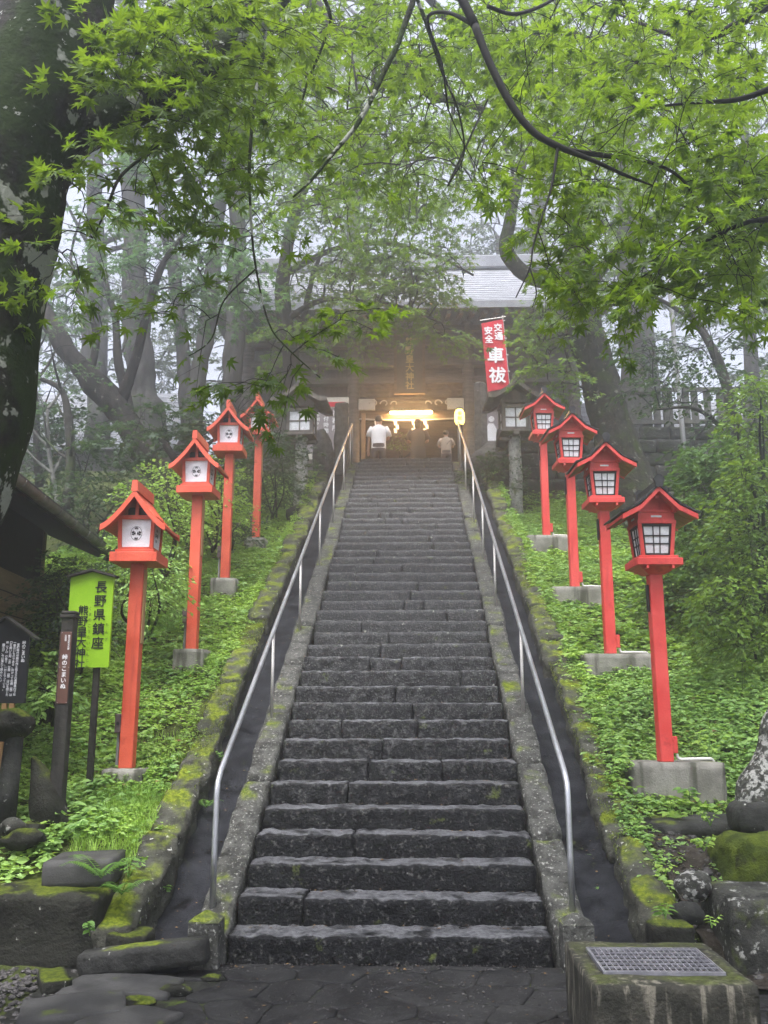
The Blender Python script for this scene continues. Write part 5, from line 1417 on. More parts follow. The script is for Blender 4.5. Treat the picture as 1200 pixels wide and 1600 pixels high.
# the maple on the right whose trunk stands outside the picture
T = Tree('maple_tree', (3.0, -3.6, 0), 'bright maple with black arching branches filling the upper right corner', bark='twig', leaf='leaf_right', seed=2)
T.trunk([(3.0, -3.6, -.1), (2.85, -3.5, 1.5), (2.6, -3.3, 3.0), (2.45, -3.1, 4.3), (2.3, -2.8, 5.6), (2.4, -2.5, 7.2)], [.26, .21, .19, .16, .12, .07], 16)
T.limb([(2.5, -3.15, 4.1), (1.9, -2.7, 4.9), tuple(at(860, -120, Y=-2.2)), tuple(at(760, -110, Y=-2.15)), tuple(at(712, -40, Y=-2.1)), tuple(at(742, 40, Y=-2.1))], [.09, .06, .04, .03, .024, .022], 10)
hang(T, [(742, 40), (766, 100), (800, 165), (836, 208), (880, 232), (930, 252), (975, 273), (1020, 290)], [-2.1, -2.1], [.021, .019, .018, .017, .015, .011, .008, .004], 9)
hang(T, [(870, 230), (905, 238), (960, 245), (1020, 255), (1070, 285), (1100, 350)], [-2.1, -1.6], [.014, .013, .011, .008, .006])
hang(T, [(872, 228), (862, 290), (845, 345), (833, 385), (828, 418), (806, 465)], [-2.1, -2.2], [.008, .006, .005, .004, .003])
hang(T, [(828, 418), (838, 455), (832, 480)], [-2.2, -2.2], [.004, .003, .002])
hang(T, [(742, 40), (700, 20), (668, 30), (690, 100), (700, 170)], [-2.1, -1.6], [.012, .010, .008, .005])
hang(T, [(762, 10), (800, 22), (840, 12), (880, -10)], [-2.0, -1.7], [.012, .010, .008])
T.limb([(2.5, -3.1, 4.0), tuple(at(1290, 100, Y=-2.4)), tuple(at(1205, 138, Y=-2.0)), tuple(at(1150, 156, Y=-1.9)), tuple(at(1090, 160, Y=-1.8)), tuple(at(1010, 168, Y=-1.6))], [.06, .035, .018, .014, .010, .005], 8)
T.limb([(2.35, -2.9, 5.0), tuple(at(1180, 20, Y=-1.6)), tuple(at(1080, 60, Y=-1.2)), tuple(at(960, 20, Y=-.8))], [.06, .03, .018, .008], 8)
T.limb([(2.5, -3.2, 3.6), tuple(at(1260, 330, Y=-2.2)), tuple(at(1160, 350, Y=-1.8)), tuple(at(1060, 400, Y=-1.5)), tuple(at(990, 440, Y=-1.5))], [.05, .02, .012, .008, .004], 8)
NR2 = dict(NR); NR2['size'] = .062
for a in [(1060, 60, 170, 90, -2.3, .4, 96), (1140, 220, 90, 140, -2.4, -.2, 64), (1000, 270, 140, 110, -2.2, -.6, 50), (900, 130, 120, 110, -2.0, .4, 48), (1090, 400, 120, 70, -2.3, -1.0, 48),
          (880, 390, 55, 90, -2.0, -1.2, 16), (800, 60, 90, 70, -1.4, .6, 40), (940, 460, 90, 35, -1.9, -1.3, 16), (790, 250, 50, 70, -1.8, -1.0, 8), (1150, 330, 60, 120, -2.2, -1.0, 34)]:
    patch(T, *a, **NR2)
for a in [(1000, 120, 220, 130, .2, 2.6, 80), (1120, 330, 110, 140, .2, 2.6, 46), (850, 60, 150, 90, .4, 2.6, 40)]:
    patch(T, *a, **MD)
# unseen crown added on this side too, to darken the near air and ground
rgo = np.random.default_rng(502); n = 230
P = np.stack([4.6 + 4.2 * rgo.random(n) * -1, -11.0 + 6.4 * rgo.random(n), 4.9 + 2.2 * rgo.random(n)], 1)
T.limb([(2.45, -3.1, 4.3), (2.3, -5.0, 5.2), (2.0, -7.4, 5.7), (1.5, -9.6, 6.2)], [.12, .09, .07, .04], 8)
T.leafy(P, .8, 26, .115, 'maple5', r0=.02, twr=.005, droop=.25, flat=.4)
T.done()

# mid-distance maple left of the shrine whose layered boughs hang in front of the plaque
GM = dict(nl=26, shape='maple5', r0=.03, twr=.005, droop=.28, flat=.45)
T = Tree('maple_tree', tuple(at(462, 690, Y=12.6)), 'slender misty maple whose flat leafy boughs hang before the shrine plaque', leaf='leaf_mid', seed=3)
T.trunk(ats([(464, 720), (458, 600), (446, 500), (442, 430), (462, 330), (490, 240), (500, 120)], 12.4), [.22, .19, .17, .15, .12, .09, .05], 12)
T.limb(atd([(446, 500), (500, 470), (560, 470), (630, 480), (690, 505)], [12.4, 11.2]), [.07, .05, .035, .02])
T.limb(atd([(442, 430), (520, 390), (600, 380), (680, 400), (740, 430)], [12.4, 11.4]), [.08, .06, .04, .02])
T.limb(atd([(470, 540), (480, 470), (500, 400), (540, 330)], [12.4, 12.0]), [.07, .06, .04, .02])
T.limb(atd([(462, 330), (540, 280), (640, 250), (720, 260)], [12.4, 11.0]), [.08, .05, .03, .015])
for a in [(620, 480, 80, 26, 10.9, 11.9, 40), (575, 430, 80, 40, 10.8, 12.2, 50), (660, 420, 70, 40, 10.8, 12.2, 40), (500, 420, 60, 50, 11.5, 13, 24), (690, 520, 30, 18, 11, 11.6, 10), (540, 510, 60, 20, 11, 12, 16),
          (600, 330, 120, 50, 10.5, 12.6, 60), (480, 300, 90, 60, 11, 13, 40), (640, 240, 130, 60, 10.5, 13, 70), (520, 190, 120, 70, 11, 13, 60), (440, 540, 40, 30, 11.8, 12.6, 10)]:
    patch(T, *a, L=.75, size=.105, **GM)
T.done()

# grey branched maple whose limbs cross the sky above the stairs
T = Tree('maple_tree', (-5.9, 3.2, 1.5), 'pale green maple whose grey crooked limb crosses high above the stairs', leaf='leaf_mid', seed=4)
T.trunk([(-5.9, 3.2, 1.5), (-5.8, 3.3, 4.5), (-5.6, 3.5, 7.5), (-5.2, 3.7, 10.0), (-5.0, 3.9, 12.5)], [.24, .21, .19, .16, .08], 12)
T.limb([(-5.25, 3.7, 9.8)] + ats([(250, -110), (420, -70), (490, 5), (520, 48), (560, 60), (602, 86), (645, 105), (668, 145), (710, 157), (782, 180)], 3.8), [.12, .11, .10, .095, .085, .08, .075, .065, .06, .045, .02], 10)
T.limb(ats([(602, 86), (585, 110), (580, 150)], 3.8), [.04, .03, .015], 8)
T.limb([(-5.1, 3.8, 10.6)] + atd([(300, -160), (560, -60), (650, -20), (700, 30), (760, 70), (850, 90)], [4, 4.6]), [.09, .08, .07, .06, .05, .04, .02], 8)
for a in [(560, 200, 160, 110, 3.0, 5.5, 40), (680, 250, 110, 90, 3.2, 5.6, 34), (640, 60, 200, 80, 3.0, 6.0, 56), (800, 110, 110, 90, 3.4, 6.0, 50), (420, 60, 150, 90, 3.0, 5.5, 60), (540, 320, 110, 50, 3.4, 5.2, 26), (330, 60, 140, 90, 3, 5.5, 40)]:
    patch(T, *a, L=.55, nl=24, size=.062, shape='maple5', r0=.016, twr=.0035, droop=.3, flat=.5)
T.done()

# leaning lichened tree on the right
T = Tree('leaning_tree', tuple(at(990, 800, Y=10.3)), 'thick leaning lichened tree behind the right lanterns, one crooked limb reaching left', bark='bark_lichen', leaf='leaf_mid', seed=5)
T.trunk(ats([(1005, 830), (985, 760), (960, 680), (938, 600), (922, 540), (908, 480), (900, 430), (905, 360), (920, 290)], 10.3), [.52, .44, .38, .35, .33, .31, .28, .22, .18], 16, .12)
T.limb(atd([(902, 455), (862, 442), (825, 430), (800, 408), (790, 385), (797, 345), (803, 300), (815, 255)], [10.3, 9.9]), [.17, .15, .14, .135, .13, .125, .115, .10], 12, .14)
for pts in ([(803, 300), (780, 280), (762, 268)], [(806, 290), (800, 260), (790, 225)], [(815, 255), (830, 220), (850, 180)], [(812, 262), (815, 215), (805, 170)], [(820, 250), (850, 235), (880, 190)]):
    T.limb(atd(pts, [9.95, 9.8]), [.06, .045, .02], 8)
T.limb(atd([(905, 470), (940, 420), (980, 380), (1040, 330)], [10.3, 10.0]), [.16, .12, .09, .05], 10)
for a in [(865, 545, 45, 55, 9.2, 10.2, 26), (880, 480, 55, 40, 9.2, 10.4, 24), (900, 610, 25, 30, 9.3, 10, 7), (840, 510, 30, 25, 9.2, 10, 8)]:
    patch(T, *a, L=.62, size=.085, **GM)
for a in [(930, 380, 80, 70, 8.8, 11, 34), (840, 190, 110, 80, 9, 11.5, 60), (780, 230, 50, 60, 9, 11, 14), (960, 250, 120, 120, 9, 11.5, 60)]:
    patch(T, *a, L=.75, size=.095, **GM)
T.done()

# tall trunks at upper left
for i, (pts, Y_, rad, l) in enumerate([
    ([(236, 690), (222, 610), (216, 540), (212, 430), (208, 250), (205, 60), (205, -100)], 13.5, [.52, .42, .36, .34, .31, .26, .2], 'widest straight tree trunk rising in the mist behind the left lanterns'),
    ([(296, 690), (290, 600), (284, 520), (272, 420), (250, 300), (240, 180), (236, 60)], 14.5, [.24, .20, .18, .17, .15, .12, .07], 'dark slim trunk leaning left, joined at its foot with a mossy one'),
    ([(300, 690), (308, 600), (322, 520), (332, 430), (345, 300), (360, 180), (370, 60)], 14.4, [.28, .24, .22, .20, .17, .14, .08], 'mossy grey trunk leaning right, behind the third left lantern'),
    ([(362, 690), (362, 620), (366, 540), (370, 420), (372, 280), (376, 140), (380, 0)], 14.0, [.30, .26, .25, .24, .21, .18, .12], 'straight dark trunk just left of the topmost left lantern'),
    ([(152, 690), (150, 600), (140, 520), (150, 400), (148, 250), (150, 80)], 15.0, [.34, .28, .26, .24, .2, .15], 'misty trunk at far left with a crooked outline'),
    ([(1000, 760), (992, 600), (985, 480), (980, 380), (978, 250), (980, 100)], 14.5, [.36, .32, .30, .28, .24, .16], 'broad misty trunk behind the leaning lichened tree on the right'),
    ([(1180, 760), (1175, 600), (1170, 450), (1168, 300), (1160, 120)], 13, [.20, .18, .16, .13, .08], 'thin misty trunk at the right edge behind the bush'),
    ([(560, 520), (556, 420), (552, 300), (560, 180), (556, 40)], 21.5, [.30, .27, .24, .2, .14], 'faint trunk far behind the shrine roof, left of centre'),
    ([(838, 470), (842, 330), (846, 210), (850, 90), (846, 0)], 22.5, [.34, .30, .26, .2, .14], 'faint trunk far behind the right end of the shrine roof')]):
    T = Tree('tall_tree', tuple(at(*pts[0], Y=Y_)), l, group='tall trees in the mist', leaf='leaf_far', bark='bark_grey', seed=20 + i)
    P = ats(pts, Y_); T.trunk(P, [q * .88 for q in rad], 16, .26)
    top = P[-1]; rg = T.rg
    for k in range(9):
        b = P[max(1, len(P) - 1 - k % 3)] + rg.normal(0, .15, 3); a = rg.random() * 6.28; L = 1.2 + 1.6 * rg.random()
        T.limb([b, b + np.array([math.cos(a) * L * .5, math.sin(a) * L * .5, .5]), b + np.array([math.cos(a) * L, math.sin(a) * L, .7 + .6 * rg.random()])], [.08, .05, .02], 6)
    cz = top[2] - 1.2
    T.cloud((top[0], top[1], cz), (2.3, 2.0, 1.9), 46, .8, 24, .16, 'clump', r0=.03, twr=.006, flat=.7, shell=.25)
    if i in (0, 3, 5): T.cloud((top[0] + .6, top[1] + .5, cz - 2.4), (2.0, 1.6, .9), 22, .8, 24, .15, 'clump', r0=.03, twr=.006, flat=.7, shell=.3)
    T.done()
# misty far crowns closing the view behind the shrine and at both sides
for i, (x, y, z, rx, rz_, l) in enumerate([(-10, 22, 13.5, 3.6, 4.0, 'faint rounded tree far left behind the pale outbuilding'), (-6.0, 24, 15.5, 3.4, 4.2, 'faint tall tree behind the left end of the shrine roof'),
                                           (-1.5, 26, 17.0, 3.4, 3.4, 'faint tree far behind the ridge of the shrine roof, left of centre'), (3.4, 25.5, 17.0, 3.0, 3.0, 'faint tree far behind the ridge of the shrine roof, right of centre'), (8.0, 23, 15, 3.4, 4.2, 'faint tree behind the right outbuilding'),
                                           (11.5, 19, 13, 3.2, 4.5, 'misty tree at far right above the board fence'), (-12, 15, 11.0, 3.2, 4.0, 'misty tree at far left beyond the leaning dark trunk')]):
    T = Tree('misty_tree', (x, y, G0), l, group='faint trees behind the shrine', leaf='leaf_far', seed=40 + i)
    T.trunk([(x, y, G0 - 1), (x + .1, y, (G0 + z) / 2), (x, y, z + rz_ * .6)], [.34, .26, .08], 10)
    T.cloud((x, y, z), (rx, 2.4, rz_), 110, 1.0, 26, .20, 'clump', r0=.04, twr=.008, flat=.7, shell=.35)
    T.done()
# leaning dark trunk and small trees at left
T = Tree('leaning_tree', tuple(at(290, 800, Y=8.6)), 'dark trunk leaning far left behind the hut, with cool green maple sprays', leaf='leaf_cool', seed=60)
T.trunk(ats([(300, 830), (262, 750), (225, 700), (185, 640), (140, 590), (100, 540), (60, 470), (40, 380)], 8.6), [.30, .26, .24, .22, .20, .17, .13, .08], 12)
T.limb(atd([(185, 640), (212, 560), (232, 480), (256, 410), (300, 350)], [8.6, 8.2]), [.10, .09, .07, .05, .02])
T.limb(atd([(140, 590), (150, 520), (120, 450), (110, 400)], [8.6, 8.8]), [.08, .06, .04, .02])
for a in [(300, 430, 110, 40, 7.6, 8.8, 36), (200, 400, 90, 60, 7.8, 9, 30), (350, 470, 70, 40, 7.8, 8.8, 18), (260, 480, 60, 30, 7.8, 9, 12), (130, 470, 60, 60, 8, 9.2, 14), (330, 380, 90, 30, 8, 9, 14), (230, 300, 110, 70, 8, 9.5, 30), (150, 220, 110, 90, 9, 11.5, 34), (290, 190, 120, 120, 9, 11.5, 46), (400, 200, 70, 110, 9.5, 11.5, 26), (380, 380, 70, 60, 9, 11, 18)]:
    patch(T, *a, L=.55, nl=18, size=.10, shape='maple5', r0=.02, twr=.004, droop=.3, flat=.3)
T.done()
T = Tree('understory_maple', tuple(at(255, 770, Y=7.2)), 'low dark layered maple spreading behind the two nearest left lanterns', leaf='leaf_dark', seed=61)
T.trunk(ats([(300, 800), (285, 740), (262, 700), (240, 670)], 7.2), [.07, .06, .05, .03], 8)
T.limb(atd([(285, 740), (330, 690), (370, 670)], [7.2, 7.0]), [.05, .03, .015])
for a in [(250, 665, 90, 28, 6.4, 7.6, 44), (310, 690, 60, 30, 6.4, 7.6, 26), (190, 700, 50, 22, 6.4, 7.4, 16), (370, 650, 60, 40, 7, 8, 22), (280, 730, 80, 25, 6.6, 7.8, 26)]:
    patch(T, *a, L=.42, nl=22, size=.075, shape='maple5', r0=.012, twr=.003, droop=.2, flat=.3)
T.done()
for i, (pts, Y_, rad, bk, l) in enumerate([
    ([(106, 800), (110, 720), (107, 660), (96, 610), (60, 590)], 7.6, [.085, .075, .07, .05, .03], 'bark_lichen', 'thin crooked tree with a bare elbow branch above the hut roof'),
    ([(92, 800), (82, 740), (76, 700), (74, 640)], 8.6, [.05, .045, .04, .03], 'birch', 'very thin pale stemmed tree above the hut roof'),
    ([(205, 700), (196, 620), (184, 560), (180, 500), (166, 440)], 10.5, [.13, .11, .10, .07, .04], 'bark', 'forked dark sapling between the straight trunk and the leaning one'),
    ([(62, 760), (56, 660), (52, 560), (60, 470)], 9.5, [.08, .07, .06, .04], 'bark', 'dark sapling at the edge of the big mossy trunk')]):
    T = Tree('small_tree', tuple(at(*pts[0], Y=Y_)), l, group='small trees at the left', bark=bk, leaf='leaf_cool' if i != 2 else 'leaf_far', seed=70 + i)
    P = ats(pts, Y_); T.trunk(P, rad, 9, .2); rg = T.rg
    for k in range(5):
        b = P[1 + k % (len(P) - 1)]; a = rg.random() * 6.28; L = .5 + .6 * rg.random()
        T.limb([b, b + np.array([math.cos(a) * L * .5, math.sin(a) * L * .3, .25]), b + np.array([math.cos(a) * L, math.sin(a) * L * .6, .6])], [.03, .02, .008], 6)
    T.cloud(P[-1] + np.array([0, .2, .2]), (.8, .7, .7), 20, .5, 18, .07, 'maple5', r0=.012, twr=.003)
    T.done()
# trees at right
T = Tree('broadleaf_tree', tuple(at(1150, 760, Y=8.4)), 'small tree at right with tiers of dark green leaves and two slanting stems', leaf='leaf_dark', seed=80)
T.trunk(ats([(1160, 800), (1150, 700), (1135, 600), (1100, 520), (1050, 450)], 8.4), [.11, .10, .09, .06, .03], 9)
T.limb(atd([(1140, 620), (1090, 510), (1000, 450)], [8.4, 8.3]), [.06, .045, .02]); T.limb(atd([(1150, 690), (1090, 640), (1020, 640)], [8.4, 7.8]), [.05, .03, .015])
for a in [(1060, 560, 80, 26, 7.6, 8.8, 26), (1040, 610, 60, 24, 7.4, 8.4, 18), (1110, 620, 70, 40, 7.4, 8.6, 26), (1130, 540, 60, 40, 7.8, 8.8, 18), (1150, 680, 70, 50, 7.2, 8.4, 26), (1010, 550, 30, 20, 7.6, 8.4, 8)]:
    patch(T, *a, L=.5, nl=18, size=.085, shape='oval', r0=.016, twr=.004, droop=.3, flat=.4)
T.done()

# ------------------------------------------------------------------ shrubs
def shrub(name, label, px, py, rx, ry, Y0, Y1, n, leaf, L, nl, size, shape, foot, group=None, seed=0, droop=.35):
    b = at(foot[0], foot[1], Y=(Y0 + Y1) / 2)
    T = Tree(name, tuple(b), label, 'shrub', group, bark='twig', leaf=leaf, seed=seed)
    c = at(px, py, Y=(Y0 + Y1) / 2)
    for k in range(4):
        e = at(px + rx * .7 * T.rg.normal(0, .6), py - ry * .3 * T.rg.random(), Y=Y0 + (Y1 - Y0) * T.rg.random())
        T.limb([b + T.rg.normal(0, .06, 3) * np.array([1, 1, .2]), .5 * (b + e) + T.rg.normal(0, .12, 3), e], [.022, .016, .008], 6)
    patch(T, px, py, rx, ry, Y0, Y1, int(n * 1.9), L, nl, size, shape, r0=.008, twr=.003, droop=droop, flat=.6)
    return T.done()
shrub('leafy_shrub', 'bright bush drooping at the right edge behind the nearest red lantern', 1160, 955, 70, 70, 3.4, 4.8, 80, 'bush', .34, 22, .07, 'oval', (1180, 1060), seed=90, droop=.75)
shrub('leafy_shrub', 'yellow-green bush at the right edge above the drooping one', 1182, 800, 50, 80, 3.8, 5.2, 66, 'bush', .38, 22, .07, 'oval', (1195, 960), seed=91, droop=.75)
shrub('leafy_shrub', 'topmost yellow-green sprays at the right edge under the hanging maple leaves', 1190, 640, 36, 60, 4.2, 5.4, 34, 'bush', .38, 22, .07, 'oval', (1198, 800), seed=105, droop=.75)
shrub('leafy_shrub', 'big shaded bush filling the gap behind the bright drooping bushes at right', 1150, 870, 80, 190, 5.4, 6.8, 150, 'bush_dark', .40, 24, .085, 'oval', (1160, 1000), seed=106, droop=.5)
shrub('leafy_shrub', 'dark green broad-leaved shrub below the board fence on the right', 1115, 770, 45, 80, 6.2, 7.4, 80, 'bush_dark', .4, 24, .095, 'oval', (1090, 870), seed=92)
shrub('leafy_shrub', 'shaded shrub behind the second and nearest right lanterns', 1075, 940, 55, 70, 5.0, 6.2, 80, 'bush_dark', .35, 24, .075, 'oval', (1060, 1010), seed=93)
shrub('leafy_shrub', 'light green leafy shrub between the two nearest left lanterns', 255, 790, 50, 60, 5.0, 6.4, 80, 'cover', .34, 22, .05, 'oval', (255, 900), seed=94)
shrub('leafy_shrub', 'light green shrub behind the second left lantern', 330, 770, 40, 60, 6.2, 7.6, 70, 'cover', .34, 22, .05, 'oval', (335, 860), seed=95)
shrub('leafy_shrub', 'dark shrub behind the green sign under the hut eave', 110, 940, 60, 70, 2.8, 4.4, 80, 'leaf_dark', .32, 22, .05, 'oval', (120, 1080), seed=96)
shrub('leafy_shrub', 'shaded bush behind the nearest left lantern post', 230, 900, 40, 60, 3.4, 5.0, 60, 'coverdark', .32, 22, .05, 'oval', (235, 1000), seed=97)
shrub('evergreen_shrub', 'dark evergreen shrub between the topmost left red lantern and old wooden lantern', 425, 740, 40, 60, 10.0, 11.4, 90, 'leaf_dark', .5, 24, .07, 'oval4', (425, 815), seed=98)
shrub('evergreen_shrub', 'dark fine shrub above the third left lantern block', 345, 830, 40, 30, 7.8, 9.0, 40, 'leaf_dark', .4, 22, .06, 'oval4', (350, 880), seed=99)
shrub('leafy_shrub', 'shrub at the left edge under the black notice board', 75, 1080, 30, 30, 1.6, 2.4, 26, 'coverdark', .24, 16, .055, 'oval', (75, 1130), seed=100)
shrub('leafy_shrub', 'dim undergrowth bush above the hut roof at far left', 150, 790, 70, 50, 6.6, 8.0, 70, 'leaf_dark', .4, 22, .06, 'oval', (150, 860), seed=101)
shrub('leafy_shrub', 'dim undergrowth bush on the far left slope by the crooked thin tree', 90, 700, 60, 60, 9, 11, 60, 'leaf_dark', .55, 22, .09, 'oval', (90, 800), seed=102)
shrub('leafy_shrub', 'pale leafy shrub seen through the shrine entrance between two people', 625, 690, 15, 10, 17.4, 17.9, 16, 'leaf_mid', .3, 18, .06, 'oval', (625, 720), seed=103)
shrub('leafy_shrub', 'dark shrub right of the stair head behind the topmost red lantern', 770, 745, 45, 30, 11.6, 12.3, 50, 'leaf_dark', .4, 22, .07, 'oval4', (780, 780), seed=104)

# ------------------------------------------------------------------ ground cover on both banks
def cover(name, sx, n, leaf, size, r_, label=None):
    rg = np.random.default_rng(r_)
    m = MB()
    x = sx * (1.66 + 3.6 * rg.random(n * 3) ** 1.1); y = -.3 + 13.6 * rg.random(n * 3) ** 1.35
    P = np.stack([x, y, 0 * x], 1)
    dens = .62 + .5 * vn(P, 1.1, r_) + .35 * vn(P, 3.2, r_ + 1)
    dens *= np.clip((np.abs(x) - 1.66) / .26, .06, 1)
    dens = np.where((y < .55) & (np.abs(x) > 1.9), 0 if sx > 0 else np.clip((y - .2) * 3, 0, 1) * dens, dens)
    if sx > 0:                                    # the worn soil patch stays almost bare
        dens = np.where((y < 1.75) & (np.abs(x) < 3.0) & (np.abs(x) > 1.85), dens * .07, dens)
    else:
        dens = np.where((y < .75) & (x < -1.75) & (x > -2.4), 0, dens)
    keep = rg.random(len(x)) < dens
    x, y = x[keep][:n], y[keep][:n]; k = len(x)
    P = np.stack([x, y, 0 * x], 1)
    h = np.clip(.05 + .05 * vn(P, 1.6, r_ + 4) + .03 * vn(P, 5, r_ + 5), .012, .2) * (.5 + .8 * rg.random(k))
    edge = np.clip((np.abs(x) - 1.60) / .4, .12, 1); h *= edge
    kz = np.where(np.abs(x) < 1.95, np.maximum(bank(x, y), .18 + .49 * y - .02), bank(x, y))
    C = np.stack([x, y, kz - .01 + h], 1)
    nl = 5
    a = rg.random((k, 1)) * 6.28 + np.arange(nl)[None] * 6.28 / nl + rg.normal(0, .3, (k, nl))
    tilt = rg.normal(0, .35, (k, 2)); tilt[:, 1] -= .25
    up = np.stack([tilt[:, 0], tilt[:, 1], np.ones(k)], 1)
    Fw = np.stack([np.cos(a), np.sin(a), .2 - .45 * rg.random((k, nl))], -1)
    Nn = np.repeat(up[:, None], nl, 1) + rg.normal(0, .28, (k, nl, 3))
    S = size * (.55 + .9 * rg.random((k, 1))) * (.7 + .5 * rg.random((k, nl))) * edge[:, None] ** .5
    Pp = np.repeat(C[:, None], nl, 1) + rg.normal(0, .012, (k, nl, 3))
    put_leaves(m, Pp.reshape(-1, 3), Fw.reshape(-1, 3), Nn.reshape(-1, 3), S.ravel(), 'oval4')
    return tag(m.build(name, K[leaf]), kind='stuff')
cover('ground_cover', -1, 36000, 'cover', .044, 301)
cover('ground_cover', 1, 30000, 'coverdark', .058, 302)
cover('ground_cover', 1, 5000, 'cover', .080, 303)
cover('ground_cover', -1, 6000, 'coverdark', .07, 304)
# tufts of grass low on the left bank and along the kerbs
def tufts(name, X0, X1, Y0, Y1, n, L, zfn, r_):
    rg = np.random.default_rng(r_); m = MB()
    x = X0 + (X1 - X0) * rg.random(n); y = Y0 + (Y1 - Y0) * rg.random(n); b = np.stack([x, y, zfn(x, y)], 1)
    a = rg.random(n) * 6.28; out = np.stack([np.cos(a), np.sin(a), 0 * a], 1); l = L * (.5 + rg.random(n))
    mid = b + out * (l * .25)[:, None] + np.array([0, 0, 1.0]) * (l * .6)[:, None]; tip = b + out * (l * .7)[:, None] + np.array([0, 0, 1.0]) * (l * .7)[:, None]
    sd_ = np.stack([-np.sin(a), np.cos(a), 0 * a], 1) * .003
    V = np.stack([b - sd_, b + sd_, mid + sd_ * .8, mid - sd_ * .8, tip], 1).reshape(-1, 3); o = (np.arange(n) * 5)[:, None]
    m.add(V, np.hstack([o, o + 1, o + 2, o + 3])); m.f.append(np.hstack([o + 3, o + 2, o + 4]))
    return tag(m.build(name, K['moss_tip'] if name == 'moss' else K['cover']), kind='stuff')
tufts('grass', -2.3, -1.8, .5, 1.6, 2600, .09, bank, 311)
tufts('grass', -2.9, -1.95, 1.0, 2.6, 1600, .08, bank, 312)
tufts('grass', 1.85, 3.2, 1.6, 4.0, 900, .09, bank, 313)

for sx in (-1, 1):
    tufts('moss', 1.60 * sx, 1.90 * sx, 0, 9, 12000, .016, lambda x, y, sx=sx: (.195 + .49 * y if sx < 0 else .14 + .495 * y) - .012, 320 + sx)

# single plants that stand out
def plant(name, label, base, h, n, size, leaf, seed, group=None, lean=(0, 0)):
    rg = np.random.default_rng(seed); base = np.asarray(base, float)
    o = thing(name, tuple(base), label, 'plant', group)
    sm, lm = MB(), MB(); P = []; Fw = []; Nn = []; S = []
    for s_ in range(max(1, n // 6)):
        a = rg.random() * 6.28; q = np.array([math.cos(a) * .35 + lean[0], math.sin(a) * .35 + lean[1], 1.0]); hh = h * (.6 + .5 * rg.random())
        path = np.array([base + q * hh * t + np.array([math.cos(a), math.sin(a), -.4]) * hh * .3 * t * t for t in np.linspace(0, 1, 5)])
        sm.tube(path, [.004, .002], 5)
        for k in range(6):
            t = .35 + .65 * k / 5; p = base + q * hh * t + np.array([math.cos(a), math.sin(a), -.4]) * hh * .3 * t * t
            b = a + (1 if k % 2 else -1) * (1.1 + .3 * rg.normal()); P.append(p); Fw.append((math.cos(b), math.sin(b), -.15)); Nn.append((rg.normal(0, .25), rg.normal(0, .25) - .3, 1)); S.append(size * (.6 + .6 * rg.random()))
    put_leaves(lm, np.array(P), np.array(Fw), np.array(Nn), np.array(S), 'oval')
    sm.build('stem', K['fern'], o); lm.build('leaves', K[leaf], o); return o
def fern(label, base, n, L, seed, group='ferns on the banks'):
    rg = np.random.default_rng(seed); base = np.asarray(base, float)
    o = thing('fern', tuple(base), label, 'fern', group); sm, lm = MB(), MB(); P = []; Fw = []; Nn = []; S = []
    for k in range(n):
        a = -math.pi / 2 + (k / max(1, n - 1) - .5) * 4.2 + rg.normal(0, .2); l = L * (.7 + .5 * rg.random()); d = np.array([math.cos(a), math.sin(a), 0])
        fp = lambda t: base + d * l * t * .85 + np.array([0, 0, 1.0]) * l * (1.05 * t - .75 * t * t)
        sm.tube(np.array([fp(t) for t in np.linspace(0, 1, 8)]), [.003, .001], 5)
        sd_ = np.cross(d, (0, 0, 1.0))
        for t in np.linspace(.12, .98, 17):
            for s_ in (-1, 1):
                P.append(fp(t)); Fw.append(sd_ * s_ + d * .35 + np.array([0, 0, -.1])); Nn.append(np.array([0, 0, 1.0]) + rg.normal(0, .1, 3) - d * (1.0 * t - .5)); S.append(l * .24 * math.sin(min(1, t * 1.1 + .12) * math.pi) ** .8 + .01)
    V = SH['fernlet'] = (np.array([(0, 0, 0), (.4, .09, 0), (1, 0, -.06), (.4, -.09, 0)]), np.array([(0, 3, 2), (0, 2, 1)]))
    put_leaves(lm, np.array(P), np.array(Fw), np.array(Nn), np.array(S), 'fernlet')
    sm.build('stem', K['fern'], o); lm.build('fronds', K['fern'], o); return o
fern('fern arching from the wall beside the bare grey slab', at(158, 1372, Y=.02), 7, .30, 1)
fern('fern low between the moss-topped block and the left kerb wall', at(190, 1398, Y=.0), 6, .22, 2)
fern('small fern growing out of the left kerb wall below the handrail bend', at(322, 1262, Y=1.6), 5, .18, 3)
fern('fern beside the nearest left lantern, behind its post', at(262, 985, Y=4.0), 8, .40, 4)
fern('fern under the second left lantern tray', at(270, 930, Y=4.6), 8, .45, 5)
fern('fern at the back of the bank beside the second left plinth', at(232, 1000, Y=3.6), 7, .35, 6)
plant('seedling', 'seedling with pale leaves beside the small block under the kerb wall', at(140, 1462, Y=-.22), .12, 12, .05, 'fern', 21)
plant('seedling', 'sprig growing from the left kerb wall above the drain channel', at(255, 1400, Y=.55), .10, 12, .045, 'fern', 22)
plant('seedling', 'leafy sprig in the left drain channel beside the handrail bend', at(352, 1195, Y=2.2), .14, 12, .055, 'fern', 23)
plant('seedling', 'broad-leaved seedling growing above the bare grey slab', at(200, 1372, Y=.3), .16, 18, .06, 'fern', 24)
plant('seedling', 'pale seedling in the soil just behind the drain box', at(1040, 1435, Y=-.2), .14, 12, .07, 'fern', 25)
plant('seedling', 'seedling of three leaves in front of the nearest right plinth', at(1078, 1250, Y=1.72), .16, 12, .075, 'fern', 26)
plant('seedling', 'weedy clump on the right kerb wall left of the nearest right plinth', at(985, 1300, Y=1.3), .2, 24, .08, 'fern', 27)
